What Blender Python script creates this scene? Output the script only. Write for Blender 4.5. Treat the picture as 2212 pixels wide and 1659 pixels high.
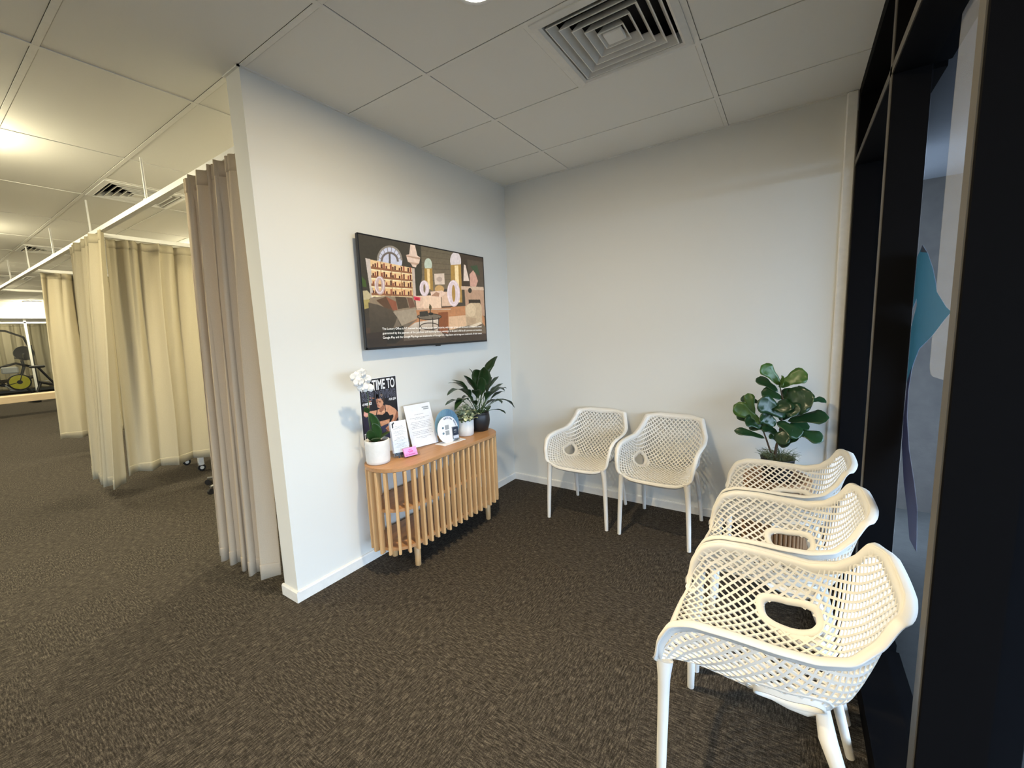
import bpy, math, random
import numpy as np
from mathutils import Vector, Matrix

random.seed(7)
PI = math.pi
scene = bpy.context.scene
for o in list(bpy.data.objects):
    bpy.data.objects.remove(o)

# ------------------------------------------------------------------ camera, world, light, exposure
CAM = (2.2909, -3.3875, 1.4967)
YAW, PITCH, ROLL, FPX = -0.5935, -0.1291, -0.0384, 901.8
cd = bpy.data.cameras.new('camera')
cam = bpy.data.objects.new('camera', cd)
scene.collection.objects.link(cam)
cd.sensor_fit = 'HORIZONTAL'; cd.sensor_width = 36; cd.lens = FPX / 2212 * 36
cd.clip_start = 0.02; cd.clip_end = 200
_f = Vector((math.sin(YAW) * math.cos(PITCH), math.cos(YAW) * math.cos(PITCH), math.sin(PITCH)))
_r = Vector((math.cos(YAW), -math.sin(YAW), 0)); _u = _r.cross(_f)
_r2 = _r * math.cos(ROLL) + _u * math.sin(ROLL); _u2 = -_r * math.sin(ROLL) + _u * math.cos(ROLL)
cam.matrix_world = Matrix(((_r2.x, _u2.x, -_f.x, CAM[0]), (_r2.y, _u2.y, -_f.y, CAM[1]),
                           (_r2.z, _u2.z, -_f.z, CAM[2]), (0, 0, 0, 1)))
scene.camera = cam

vs = scene.view_settings
vs.view_transform = 'Standard'; vs.look = 'None'; vs.gamma = 1; vs.use_curve_mapping = False
vs.exposure = 0.24
SKY = 11.5                                   # daylight outside the glazed front
LAMP = 30.0                                 # watts of each downlight
LAMP_COL = (1.0, 0.81, 0.50)
GYM_COL = (1.0, 0.90, 0.60)
GYM_LAMP = 37.0                            # watts of each round surface light over the gym

world = bpy.data.worlds.new('sky'); scene.world = world; world.use_nodes = True
wn = world.node_tree; wn.nodes.clear()
wo = wn.nodes.new('ShaderNodeOutputWorld'); wb = wn.nodes.new('ShaderNodeBackground')
wb.inputs[0].default_value = (0.60, 0.775, 1.0, 1); wb.inputs[1].default_value = SKY
wn.links.new(wb.outputs[0], wo.inputs[0])

scene.cycles.max_bounces = 10; scene.cycles.diffuse_bounces = 5; scene.cycles.glossy_bounces = 4
scene.cycles.transparent_max_bounces = 12; scene.cycles.sample_clamp_indirect = 6
scene.cycles.use_denoising = True

# ------------------------------------------------------------------ helpers
def link(o, parent=None):
    scene.collection.objects.link(o)
    if parent: o.parent = parent
    return o

def thing(name, label, cat, loc=(0, 0, 0), rz=0, group=None):
    o = bpy.data.objects.new(name, None); o.empty_display_size = .05
    o.location = loc; o.rotation_euler = (0, 0, rz)
    link(o); tag(o, label, cat, group)
    return o

def tag(o, label=None, cat=None, group=None, kind=None):
    if label: o['label'] = label
    if cat: o['category'] = cat
    if group: o['group'] = group
    if kind: o['kind'] = kind
    return o

def struct_root(name, loc=(0, 0, 0)):
    o = bpy.data.objects.new(name, None); o.empty_display_size = .05; o.location = loc
    link(o); o['kind'] = 'structure'
    return o

class MB:
    def __init__(s): s.v = []; s.f = []; s.sm = []
    def add(s, V, F, smooth=False):
        n = len(s.v); s.v += [tuple(p) for p in V]
        for f in F: s.f.append([i + n for i in f]); s.sm.append(smooth)
        return s
    def box(s, x0, x1, y0, y1, z0, z1, M=None):
        V = [(x, y, z) for x in (x0, x1) for y in (y0, y1) for z in (z0, z1)]
        if M is not None: V = [tuple(M @ Vector(p)) for p in V]
        return s.add(V, [(0, 1, 3, 2), (4, 6, 7, 5), (0, 4, 5, 1), (2, 3, 7, 6), (0, 2, 6, 4), (1, 5, 7, 3)])
    def bbox(s, cx, cy, cz, sx, sy, sz, rz=0, b=.003, M=None):
        """box with chamfered vertical and top edges, centred"""
        R = Matrix.Translation((cx, cy, cz)) @ Matrix.Rotation(rz, 4, 'Z')
        if M is not None: R = M @ R
        hx, hy, hz = sx / 2, sy / 2, sz / 2
        b = min(b, hx * .5, hy * .5, hz * .5)
        ring = [(hx, -hy + b), (hx, hy - b), (hx - b, hy), (-hx + b, hy), (-hx, hy - b), (-hx, -hy + b), (-hx + b, -hy), (hx - b, -hy)]
        ring2 = [(x * (hx - b) / hx if abs(x) > hx - b - 1e-6 else x, y * (hy - b) / hy if abs(y) > hy - b - 1e-6 else y) for x, y in ring]
        V = [(x, y, -hz) for x, y in ring2] + [(x, y, -hz + b) for x, y in ring] + [(x, y, hz - b) for x, y in ring] + [(x, y, hz) for x, y in ring2]
        F = [tuple(reversed(range(8))), tuple(range(24, 32))]
        for k in range(3):
            for i in range(8):
                j = (i + 1) % 8; F.append((k * 8 + i, k * 8 + j, k * 8 + 8 + j, k * 8 + 8 + i))
        return s.add([tuple(R @ Vector(p)) for p in V], F)
    def tube(s, P, r, n=10, caps=True, flat=1.0):
        P = [Vector(p) for p in P]; R = r if isinstance(r, (list, tuple)) else [r] * len(P)
        V = []; F = []; up = None
        for i, p in enumerate(P):
            t = (P[min(i + 1, len(P) - 1)] - P[max(i - 1, 0)]).normalized()
            if up is None:
                up = Vector((0, 0, 1)) if abs(t.z) < .9 else Vector((1, 0, 0))
            a = (up - t * up.dot(t)).normalized(); b = t.cross(a); up = a
            for k in range(n):
                th = 2 * PI * k / n
                V.append(p + a * (math.cos(th) * R[i]) + b * (math.sin(th) * R[i] * flat))
        for i in range(len(P) - 1):
            for k in range(n):
                k2 = (k + 1) % n; F.append((i * n + k, i * n + k2, i * n + n + k2, i * n + n + k))
        s.add(V, F, True)
        if caps:
            m = len(P) - 1
            s.add(V[:n], [tuple(reversed(range(n)))]); s.add(V[m * n:], [tuple(range(n))])
        return s
    def lathe(s, prof, n=32, c=(0, 0, 0), ripple=None, smooth=True):
        V = []; F = []
        for i, (r, z) in enumerate(prof):
            for k in range(n):
                th = 2 * PI * k / n; rr = r * (ripple(th, z) if ripple else 1)
                V.append((c[0] + rr * math.cos(th), c[1] + rr * math.sin(th), c[2] + z))
        for i in range(len(prof) - 1):
            for k in range(n):
                k2 = (k + 1) % n; F.append((i * n + k, i * n + k2, i * n + n + k2, i * n + n + k))
        F.append(tuple(reversed(range(n)))); F.append(tuple((len(prof) - 1) * n + k for k in range(n)))
        return s.add(V, F, smooth)
    def prism(s, poly, z0, z1):
        n = len(poly)
        V = [(x, y, z0) for x, y in poly] + [(x, y, z1) for x, y in poly]
        F = [tuple(reversed(range(n))), tuple(range(n, 2 * n))]
        for i in range(n): F.append((i, (i + 1) % n, n + (i + 1) % n, n + i))
        return s.add(V, F)
    def grid(s, rows, smooth=True, closed=False):
        m = len(rows[0]); V = [p for r in rows for p in r]; F = []
        for i in range(len(rows) - 1):
            for k in range(m if closed else m - 1):
                k2 = (k + 1) % m; F.append((i * m + k, i * m + k2, i * m + m + k2, i * m + m + k))
        return s.add(V, F, smooth)
    def mesh(s, name, mat):
        me = bpy.data.meshes.new(name); me.from_pydata(s.v, [], s.f)
        me.polygons.foreach_set('use_smooth', s.sm); me.materials.append(mat); me.update()
        return me
    def build(s, name, mat, parent=None, loc=None, solid=None, off=0):
        o = bpy.data.objects.new(name, s.mesh(name, mat)); link(o, parent)
        if loc: o.location = loc
        if solid:
            m = o.modifiers.new('Solidify', 'SOLIDIFY'); m.thickness = solid; m.offset = off
        return o

def dup_tree(src, parent=None):
    c = src.copy(); scene.collection.objects.link(c)
    if parent: c.parent = parent
    for ch in src.children: dup_tree(ch, c)
    return c

# ------------------------------------------------------------------ materials
def srgb(r, g, b):
    f = lambda c: (c / 255 / 12.92) if c <= 10 else ((c / 255 + .055) / 1.055) ** 2.4
    return (f(r), f(g), f(b), 1)

def mat(name, col, rough=.6, metal=0, spec=.5, noise=None, bump=None, trans=0, coat=0, emit=None, scale=(1, 1, 1)):
    """noise=(scale, amount, second colour), bump=(scale, strength)"""
    m = bpy.data.materials.new(name); m.use_nodes = True
    nt = m.node_tree; p = nt.nodes['Principled BSDF']
    p.inputs['Base Color'].default_value = col; p.inputs['Roughness'].default_value = rough
    p.inputs['Metallic'].default_value = metal; p.inputs['Specular IOR Level'].default_value = spec
    p.inputs['Coat Weight'].default_value = coat
    if trans: p.inputs['Transmission Weight'].default_value = trans
    if emit:
        p.inputs['Emission Color'].default_value = emit[0]; p.inputs['Emission Strength'].default_value = emit[1]
    tc = nt.nodes.new('ShaderNodeTexCoord'); mp = nt.nodes.new('ShaderNodeMapping')
    mp.inputs['Scale'].default_value = scale
    nt.links.new(tc.outputs['Object'], mp.inputs[0])
    if noise is None: noise = (30, .5, tuple(c * .93 for c in col[:3]) + (1,))
    n = nt.nodes.new('ShaderNodeTexNoise'); n.inputs['Scale'].default_value = noise[0]; n.inputs['Detail'].default_value = 5
    nt.links.new(mp.outputs[0], n.inputs['Vector'])
    r = nt.nodes.new('ShaderNodeValToRGB')
    a = noise[1]; r.color_ramp.elements[0].position = .5 - .35 * (1 - a) - .05; r.color_ramp.elements[1].position = .5 + .35 * (1 - a) + .05
    r.color_ramp.elements[0].color = noise[2]; r.color_ramp.elements[1].color = col
    nt.links.new(n.outputs['Fac'], r.inputs[0]); nt.links.new(r.outputs[0], p.inputs['Base Color'])
    if bump:
        n2 = nt.nodes.new('ShaderNodeTexNoise'); n2.inputs['Scale'].default_value = bump[0]; n2.inputs['Detail'].default_value = 3
        nt.links.new(mp.outputs[0], n2.inputs['Vector'])
        b = nt.nodes.new('ShaderNodeBump'); b.inputs['Strength'].default_value = bump[1]; b.inputs['Distance'].default_value = .004
        nt.links.new(n2.outputs['Fac'], b.inputs['Height']); nt.links.new(b.outputs[0], p.inputs['Normal'])
    return m

def flat(name, rgb, rough=.6, emit=0):
    return mat(name, srgb(*rgb), rough, noise=(40, .2, srgb(*[max(0, c - 4) for c in rgb])), emit=(srgb(*rgb), emit) if emit else None)

M_wall = mat('wall_paint', (.72, .715, .68, 1), .85, noise=(2.2, .2, (.71, .705, .67, 1)), bump=(260, .04))
M_trim = mat('trim_paint', (.80, .79, .76, 1), .55)
M_ceil = mat('ceiling_tile', (.80, .785, .73, 1), .95, noise=(400, .3, (.77, .755, .70, 1)), bump=(500, .06))
M_tbar = mat('grid_metal', (.81, .795, .74, 1), .8)
M_dark = mat('dark_void', (.01, .01, .012, 1), .9)
M_white = mat('white_enamel', (.75, .74, .70, 1), .5)
M_chair = mat('white_plastic', (.82, .80, .76, 1), .48, noise=(14, .2, (.79, .77, .73, 1)), bump=(700, .03))
M_wood = mat('oak', (.66, .42, .20, 1), .5, noise=(9, .25, (.54, .32, .145, 1)), scale=(6, 6, .6))
M_woodtop = mat('oak_top', (.50, .27, .12, 1), .42, noise=(7, .25, (.39, .20, .085, 1)), scale=(8, .8, 8))
M_dwood = mat('walnut_planter', (.36, .20, .10, 1), .55, noise=(8, .3, (.26, .135, .06, 1)), scale=(5, 5, .6))
M_ply = mat('plywood', (.72, .55, .34, 1), .55, noise=(5, .3, (.62, .46, .27, 1)), scale=(6, 1, 6))
M_black = mat('black_powder_coat', (.004, .004, .005, 1), .7, spec=.05)
M_litface = mat('lit_face_grey', (.085, .078, .068, 1), .6)  # grey stands for room light on the black frames' inner faces
M_blackplas = mat('black_plastic', (.012, .012, .014, 1), .4)
M_steel = mat('steel', (.5, .5, .5, 1), .3, metal=.9)
M_pot = mat('white_ceramic', (.76, .75, .73, 1), .45, bump=(60, .25))
M_bpot = mat('black_ceramic', (.012, .012, .014, 1), .4)
M_soil = mat('soil', (.05, .028, .016, 1), .95, noise=(90, .6, (.02, .012, .008, 1)), bump=(90, .9))
M_petal = mat('orchid_petal', (.82, .80, .76, 1), .6)
M_yellow = mat('yellow_plastic', (.62, .55, .03, 1), .4)
M_blue = mat('blue_mat', (.12, .16, .45, 1), .7)
M_paper = mat('paper', (.78, .79, .84, 1), .7)
M_ink = flat('ink', (70, 72, 84))
M_pink = flat('pink_card', (240, 160, 215)); M_pinkink = flat('pink_ink', (205, 95, 165))
M_navy = flat('navy_print', (20, 34, 58)); M_teal = mat('teal_acrylic', srgb(112, 150, 172), .5)
M_icon = flat('icon_print', (98, 124, 140)); M_grey = flat('grey_print', (150, 156, 160))
M_pblack = flat('poster_black', (28, 28, 34), .5); M_pwhite = flat('poster_white', (235, 236, 240), .5); M_poutl = flat('poster_outline', (128, 130, 150), .5)
M_pave = mat('pavement', (.075, .073, .07, 1), .85, noise=(18, .4, (.055, .054, .052, 1)), bump=(60, .4))
M_decal = flat('blue_vinyl', (40, 105, 150)); M_decal2 = flat('navy_vinyl', (30, 40, 84)); M_decal3 = flat('dark_vinyl', (40, 52, 78))

def leaf_mat(name, c1, c2, rough=.35, vein=None):
    m = mat(name, c1, rough, noise=(18, .3, c2), bump=(30, .05)); 
    return m
M_fig = leaf_mat('fig_leaf', (.016, .055, .018, 1), (.010, .034, .012, 1), .28)
M_figb = leaf_mat('fig_leaf_young', (.065, .14, .024, 1), (.038, .092, .016, 1), .35)
M_lily = leaf_mat('lily_leaf', (.022, .052, .016, 1), (.012, .034, .010, 1), .3)
M_orch = leaf_mat('orchid_leaf', (.035, .085, .022, 1), (.02, .055, .015, 1), .3)
M_stem = mat('green_stem', (.06, .11, .035, 1), .5)
M_bark = mat('bark', (.06, .04, .025, 1), .9, bump=(80, .5))
M_moss = mat('sage_twigs', (.16, .20, .11, 1), .8, noise=(60, .4, (.08, .11, .06, 1)))
M_varie = mat('variegated_leaf', (.74, .76, .52, 1), .45, noise=(30, .8, (.045, .10, .025, 1)))

def fabric(name, c, c2):
    m = mat(name, c, .9, noise=(160, .3, c2), bump=(420, .12), spec=.2)
    nt = m.node_tree; p = nt.nodes['Principled BSDF']; out = nt.nodes['Material Output']
    tr = nt.nodes.new('ShaderNodeBsdfTranslucent'); tr.inputs[0].default_value = c
    mx = nt.nodes.new('ShaderNodeMixShader'); mx.inputs[0].default_value = .14
    nt.links.new(p.outputs[0], mx.inputs[1]); nt.links.new(tr.outputs[0], mx.inputs[2]); nt.links.new(mx.outputs[0], out.inputs[0])
    return m
M_fab = fabric('beige_curtain', (.53, .465, .325, 1), (.48, .42, .295, 1))
M_fabdim = fabric('beige_curtain_dim', (.53, .435, .325, 1), (.485, .40, .295, 1))  # same beige cloth, its weaker light put into a duller tint

def glass_mat(name, tint=(.9, .93, .93, 1), ior=1.6):
    m = bpy.data.materials.new(name); m.use_nodes = True; nt = m.node_tree; nt.nodes.clear()
    out = nt.nodes.new('ShaderNodeOutputMaterial'); t = nt.nodes.new('ShaderNodeBsdfTransparent'); g = nt.nodes.new('ShaderNodeBsdfGlossy')
    fr = nt.nodes.new('ShaderNodeFresnel'); mx = nt.nodes.new('ShaderNodeMixShader')
    t.inputs[0].default_value = tint; g.inputs['Roughness'].default_value = .0; fr.inputs[0].default_value = ior
    nt.links.new(fr.outputs[0], mx.inputs[0]); nt.links.new(t.outputs[0], mx.inputs[1]); nt.links.new(g.outputs[0], mx.inputs[2]); nt.links.new(mx.outputs[0], out.inputs[0])
    return m
M_glass = glass_mat('window_glass', (.80, .84, .86, 1)); M_acr = glass_mat('clear_acrylic', (.95, .96, .97, 1), 1.18)

def sheer(name, c, a):
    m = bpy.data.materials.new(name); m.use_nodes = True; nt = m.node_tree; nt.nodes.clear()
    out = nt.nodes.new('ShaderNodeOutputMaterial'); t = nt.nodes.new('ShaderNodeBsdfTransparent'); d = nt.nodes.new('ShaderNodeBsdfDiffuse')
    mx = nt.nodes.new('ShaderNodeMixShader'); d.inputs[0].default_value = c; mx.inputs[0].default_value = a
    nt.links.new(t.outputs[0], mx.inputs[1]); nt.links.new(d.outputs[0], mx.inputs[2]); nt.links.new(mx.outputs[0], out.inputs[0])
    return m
M_reflect = sheer('painted_reflection', (.75, .75, .78, 1), .22)

def carpet():
    m = bpy.data.materials.new('carpet'); m.use_nodes = True; nt = m.node_tree; p = nt.nodes['Principled BSDF']
    p.inputs['Roughness'].default_value = .97; p.inputs['Specular IOR Level'].default_value = .15
    L = nt.links; N = nt.nodes.new
    tc = N('ShaderNodeTexCoord')
    def streak(sx, sy, sc):
        mp = N('ShaderNodeMapping'); mp.inputs['Scale'].default_value = (sx, sy, 1); L.new(tc.outputs['Object'], mp.inputs[0])
        n = N('ShaderNodeTexNoise'); n.inputs['Scale'].default_value = sc; n.inputs['Detail'].default_value = 6; n.inputs['Roughness'].default_value = .75
        L.new(mp.outputs[0], n.inputs['Vector']); return n.outputs['Fac']
    a = streak(1, .17, 160); b = streak(.17, 1, 160); sp = streak(1, 1, 280)
    ck = N('ShaderNodeTexChecker'); ck.inputs['Scale'].default_value = 2.0; ck.inputs[1].default_value = (.25, .25, .25, 1); ck.inputs[2].default_value = (.75, .75, .75, 1)
    mo = N('ShaderNodeMapping'); mo.inputs['Location'].default_value = (.13, .21, .25); L.new(tc.outputs['Object'], mo.inputs[0]); L.new(mo.outputs[0], ck.inputs[0])
    mx = N('ShaderNodeMix'); mx.data_type = 'FLOAT'; L.new(ck.outputs['Fac'], mx.inputs[0])
    mx2 = N('ShaderNodeMix'); mx2.data_type = 'FLOAT'
    L.new(ck.outputs['Color'], mx2.inputs[0]); L.new(a, mx2.inputs[2]); L.new(b, mx2.inputs[3])
    r = N('ShaderNodeValToRGB'); e = r.color_ramp.elements
    e[0].position = .42; e[0].color = (.013, .0105, .008, 1); e[1].position = .62; e[1].color = (.175, .15, .12, 1)
    e2 = r.color_ramp.elements.new(.5); e2.color = (.041, .0345, .028, 1)
    mx3 = N('ShaderNodeMix'); mx3.data_type = 'FLOAT'; mx3.inputs[0].default_value = .30; L.new(mx2.outputs[0], mx3.inputs[2]); L.new(sp, mx3.inputs[3])
    L.new(mx3.outputs[0], r.inputs[0]); L.new(r.outputs[0], p.inputs['Base Color'])
    bp = N('ShaderNodeBump'); bp.inputs['Strength'].default_value = .6; bp.inputs['Distance'].default_value = .004
    L.new(mx2.outputs[0], bp.inputs['Height']); L.new(bp.outputs[0], p.inputs['Normal'])
    return m
M_carpet = carpet()

# ------------------------------------------------------------------ room shell
H = 2.818; XL = -17.0; XR = 2.715; YN = -8.2; WE = -2.258; WT = .14
def struct(name, mb, m, parent=None):
    o = mb.build(name, m, parent)
    if not parent: o['kind'] = 'structure'
    return o
struct('floor', MB().box(XL - 3, XR, YN, .1, -.06, 0), M_carpet)
struct('wall_back', MB().box(XL - 3, XR, 0, .12, 0, H + .2), M_wall)
struct('wall_left', MB().box(-WT, 0, WE, 0, 0, H), M_wall)
struct('wall_front', MB().box(XL - 3, XR, YN - .12, YN, 0, H + .2), M_wall)
struct('wall_end', MB().box(XL - 3.12, XL - 3, YN, .1, 0, H + .2), M_wall)

def skirting(name, p0, p1, nrm):
    """painted skirting board with a bevelled top edge"""
    p0 = Vector(p0); p1 = Vector(p1); n = Vector(nrm); d = (p1 - p0)
    prof = [(0, 0), (.013, 0), (.013, .058), (.008, .066), (0, .066)]
    V = [tuple(p0 + n * a + Vector((0, 0, z))) for a, z in prof] + [tuple(p1 + n * a + Vector((0, 0, z))) for a, z in prof]
    F = [(i, (i + 1) % 5, 5 + (i + 1) % 5, 5 + i) for i in range(5)] + [(4, 3, 2, 1, 0), (5, 6, 7, 8, 9)]
    return struct(name, MB().add(V, F), M_trim)
skirting('baseboard_left', (0, WE, 0), (0, 0, 0), (1, 0, 0))
skirting('baseboard_end', (-WT - .013, WE, 0), (.013, WE, 0), (0, -1, 0))
skirting('baseboard_bay', (-WT, 0, 0), (-WT, WE, 0), (-1, 0, 0))
skirting('baseboard_back', (.013, 0, 0), (2.50, 0, 0), (0, -1, 0))
skirting('baseboard_rear', (XL, 0, 0), (-WT - .013, 0, 0), (0, -1, 0))
struct('trim_1', MB().bbox(2.531, -.012, H / 2, .056, .024, H, b=.006), M_trim)
# white metal shadow-line angle where ceiling meets the walls
t2 = MB().box(0, .012, WE - .012, 0, H - .004, H + .004).box(.012, 2.5, -.012, 0, H - .004, H + .004).box(-WT - .012, .012, WE - .012, WE, H - .004, H + .004)
struct('trim_2', t2, M_tbar)

# ceiling: slab above, lay-in tiles and T-bars as parts
ceil = struct('ceiling', MB().box(XL - 3, XR, YN, .1, H + .16, H + .22), M_dark)
GX, GY = .657, -1.05
vents = [(1.257, -1.65), (-2.943, -2.25), (-6.543, -2.25), (-10.143, -2.25)]       # lower-left corner of each 0.6 m vent cell
LIGHTS = [(1.22, -1.95, 'near'), (-1.90, -3.10, 'gym'), (-1.5, -1.05, 'bay'), (-4.4, -.62, 'bay'), (-5.0, -2.98, 'gym'), (-7.5, -.40, 'bay'), (-8.2, -2.98, 'gym'), (-11.6, -2.4, 'gym'), (-15.7, -.9, 'gym'), (-17.8, -1.9, 'bay'), (-4.0, -5.6, 'gym'), (-10.0, -5.6, 'gym'), (1.0, -5.4, 'near'), (2.0, -4.4, 'near')]  # last entry and the lamp behind the far screen are added for brightness
tile_cache = {}
def tile(x0, x1, y0, y1):
    w, d = round(x1 - x0, 3), round(y1 - y0, 3)
    if (w, d) not in tile_cache:
        g = .0125
        tile_cache[(w, d)] = MB().bbox(0, 0, .011, w - 2 * g + .0, d - 2 * g, .018, b=.003).mesh('tile', M_ceil)
    o = bpy.data.objects.new('tile', tile_cache[(w, d)]); o.location = ((x0 + x1) / 2, (y0 + y1) / 2, H); link(o, ceil)
xs = [GX + 1.2 * k for k in range(-15, 2)]; ys = [GY + .6 * k for k in range(-6, 2)]
def clipx(a): return min(max(a, XL), 2.66)
for i in range(len(xs)):
    x0 = xs[i]; x1 = clipx(xs[i] + 1.2)
    for y0 in ys:
        y1 = min(y0 + .6, 0)
        v = [q for q in vents if abs(q[1] - y0) < .01 and x0 - .01 <= q[0] < x1 - .01]
        if v:
            if abs(v[0][0] - x0) < .01: tile(x0 + .6, x1, y0, y1)
            else: tile(x0, x0 + .6, y0, y1)
        else: tile(x0, x1, y0, y1)
for x in xs + [x + .6 for x in [GX, -3.543 + .0]]:
    pass
def tbar(mb): mb.build('t_bar', M_tbar, ceil)
for x in xs: tbar(MB().box(x - .012, x + .012, ys[0], 0, H - .001, H + .003))
for y in ys: tbar(MB().box(XL, 2.66, y - .012, y + .012, H - .0005, H + .003))
for vx, vy in vents:
    xx = vx if abs((vx - GX) / 1.2 - round((vx - GX) / 1.2)) > .1 else vx + .6
    tbar(MB().box(xx - .012, xx + .012, vy, vy + .6, H - .0008, H + .003))
# plain plaster ceiling over the part of the room behind the camera
MB().box(XL - 3, XR, YN, ys[0], H, H + .02).build('plaster_sheet', M_ceil, ceil)
MB().box(XL - 3, XL, ys[0], .1, H, H + .02).build('plaster_sheet', M_ceil, ceil)

# ------------------------------------------------------------------ glazed front (right-hand wall)
FX0, FX1, GLX = 2.56, 2.715, 2.668
mull = [-.045, -1.165, -2.185, -3.205, -4.225, -5.245, -6.265, -7.285, -8.15]
for k in range(len(mull) - 1):
    w = struct_root('window_%d' % (k + 1), (FX0, mull[k], 0))
    yA, yB = mull[k], mull[k + 1]
    L = yB - yA
    def wb_(name, mb, m=M_black): return mb.build(name, m, w)
    D = FX1 - FX0
    Dm = .1075 if k == 1 else D
    wb_('mullion', MB().bbox(Dm / 2, 0, H / 2, Dm, .05 if k else .085, H, b=.002))
    wb_('sill', MB().box(0.0, D, L + .025, -.025, 0, .09))
    wb_('transom', MB().box(0.0, D, L + .025, -.025, 2.378, 2.422))
    wb_('head', MB().box(0.0, D, L + .025, -.025, 2.76, H + .02))
    # thin grey strips: room light on the black inner faces, put into the colour
    wb_('lit_mullion_face', MB().box(-.003, 0, -.02, .02, .09, 2.76) if k else MB().box(-.003, 0, .02, .03, .09, 2.7), M_litface)
    wb_('lit_transom_face', MB().box(-.003, 0, L, 0, 2.384, 2.416), M_litface)
    gx = GLX - FX0
    wb_('glass_pane', MB().add([(gx, -.025, .09), (gx, L + .025, .09), (gx, L + .025, 2.378), (gx, -.025, 2.378)], [(0, 1, 2, 3)]), M_glass)
    wb_('glass_pane', MB().add([(gx, -.025, 2.422), (gx, L + .025, 2.422), (gx, L + .025, 2.76), (gx, -.025, 2.76)], [(0, 1, 2, 3)]), M_glass)
win2 = bpy.data.objects['window_2']
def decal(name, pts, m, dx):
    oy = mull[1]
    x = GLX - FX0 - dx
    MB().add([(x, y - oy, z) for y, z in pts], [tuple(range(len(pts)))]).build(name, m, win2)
decal('reflection_strip', [(-1.70, 2.37), (-1.50, 2.37), (-1.488, 2.1), (-1.486, 1.745), (-1.495, 1.325), (-1.515, 1.302), (-1.544, 1.297), (-1.66, 1.30), (-1.69, 1.32), (-1.70, 1.711)], M_reflect, .0006)  # bright reflection in the pane, put in as a pale film
decal('leaf_decal', [(-1.258, 1.742), (-1.34, 1.705), (-1.425, 1.646), (-1.484, 1.588), (-1.501, 1.565), (-1.616, 1.515), (-1.67, 1.5), (-1.597, 1.471), (-1.498, 1.427), (-1.339, 1.374), (-1.271, 1.314), (-1.235, 1.265), (-1.192, 1.235), (-1.192, 1.29), (-1.192, 1.45), (-1.253, 1.53), (-1.237, 1.555), (-1.192, 1.52), (-1.192, 1.60), (-1.192, 1.71)], M_decal, .0009)
decal('leaf_tip_decal', [(-1.258, 1.745), (-1.34, 1.707), (-1.24, 1.722)], M_decal3, .0015)
decal('stem_decal', [(-1.26, 1.307), (-1.20, 1.24), (-1.192, 1.09), (-1.20, .987), (-1.287, .858), (-1.372, .784), (-1.44, .70), (-1.54, .70), (-1.503, .836), (-1.433, .907), (-1.32, .999), (-1.245, 1.108), (-1.23, 1.205)], M_decal2, .0012)

# outside: paving, awning and the dark return wall beside the shopfront
struct('outside_ground', MB().box(XR + .02, 90, -90, 90, -.08, -.02), M_pave)
M_ext = mat('grey_render', (.10, .088, .08, 1), .9, noise=(14, .4, (.075, .066, .062, 1)), bump=(40, .4))
struct('outside_wall', MB().box(XR + .02, 7.0, .9, 1.1, -.02, 4.2), M_ext)
struct('outside_awning', MB().box(XR + .02, 6.4, -16, 1.1, 2.45, 3.4), mat('awning_soffit', (.12, .12, .13, 1), .9))
for k in range(len(mull) - 1):                        # sampling portals in the openings (emit nothing themselves)
    ld = bpy.data.lights.new('daylight_portal', 'AREA'); ld.shape = 'RECTANGLE'; ld.size = 1.0; ld.size_y = 2.75
    ld.cycles.is_portal = True
    lo = bpy.data.objects.new('daylight_portal', ld); link(lo)
    lo.location = (2.74, (mull[k] + mull[k + 1]) / 2, 1.42); lo.rotation_euler = (0, PI / 2, 0)
    lo.rotation_euler = Vector((1, 0, 0)).to_track_quat('Z', 'Y').to_euler()

# ------------------------------------------------------------------ ceiling vents and downlights
def vent(x0, y0, label):
    t = thing('ceiling_vent', label, 'air vent', (x0 + .3, y0 + .3, H), group='square ceiling vents')
    M_v = M_white
    rings = 5
    f = MB()
    a, b = .288, .245
    prof = [(a, .004), (a, -.006), (b + .012, -.012), (b, -.004), (b, .05)]
    def sq(pr, mb):
        rows = [[(r, -r, z), (r, r, z), (-r, r, z), (-r, -r, z)] for r, z in pr]
        mb.grid([[tuple(p) for p in row] for row in rows], smooth=False, closed=True)
    sq(prof, f); f.build('frame', M_v, t)
    step = (b - .03) / rings
    for k in range(rings):
        o = b - .012 - step * k
        r = MB(); sq([(o - step * .62, .026), (o - .004, -.009), (o, -.009), (o, -.006), (o - step * .62 + .003, .031)], r)
        r.build('louvre', M_v, t)
    MB().bbox(0, 0, -.002, .085, .085, .016, b=.004).build('centre_plate', M_v, t)
    h = MB(); sq([(.26, .0), (.26, .13)], h); h.add([(-.26, -.26, .13), (.26, -.26, .13), (.26, .26, .13), (-.26, .26, .13)], [(0, 1, 2, 3)])
    h.build('duct_box', M_dark, t)
vent(*vents[0], 'large square louvred ceiling vent directly above the waiting chairs')
vent(*vents[1], 'square ceiling vent above the nearest curtained bay, beside the hanger rod')
vent(*vents[2], 'small distant ceiling vent above the second curtained bay')
vent(*vents[3], 'most distant dark ceiling vent, at the left edge of the photo')

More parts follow.
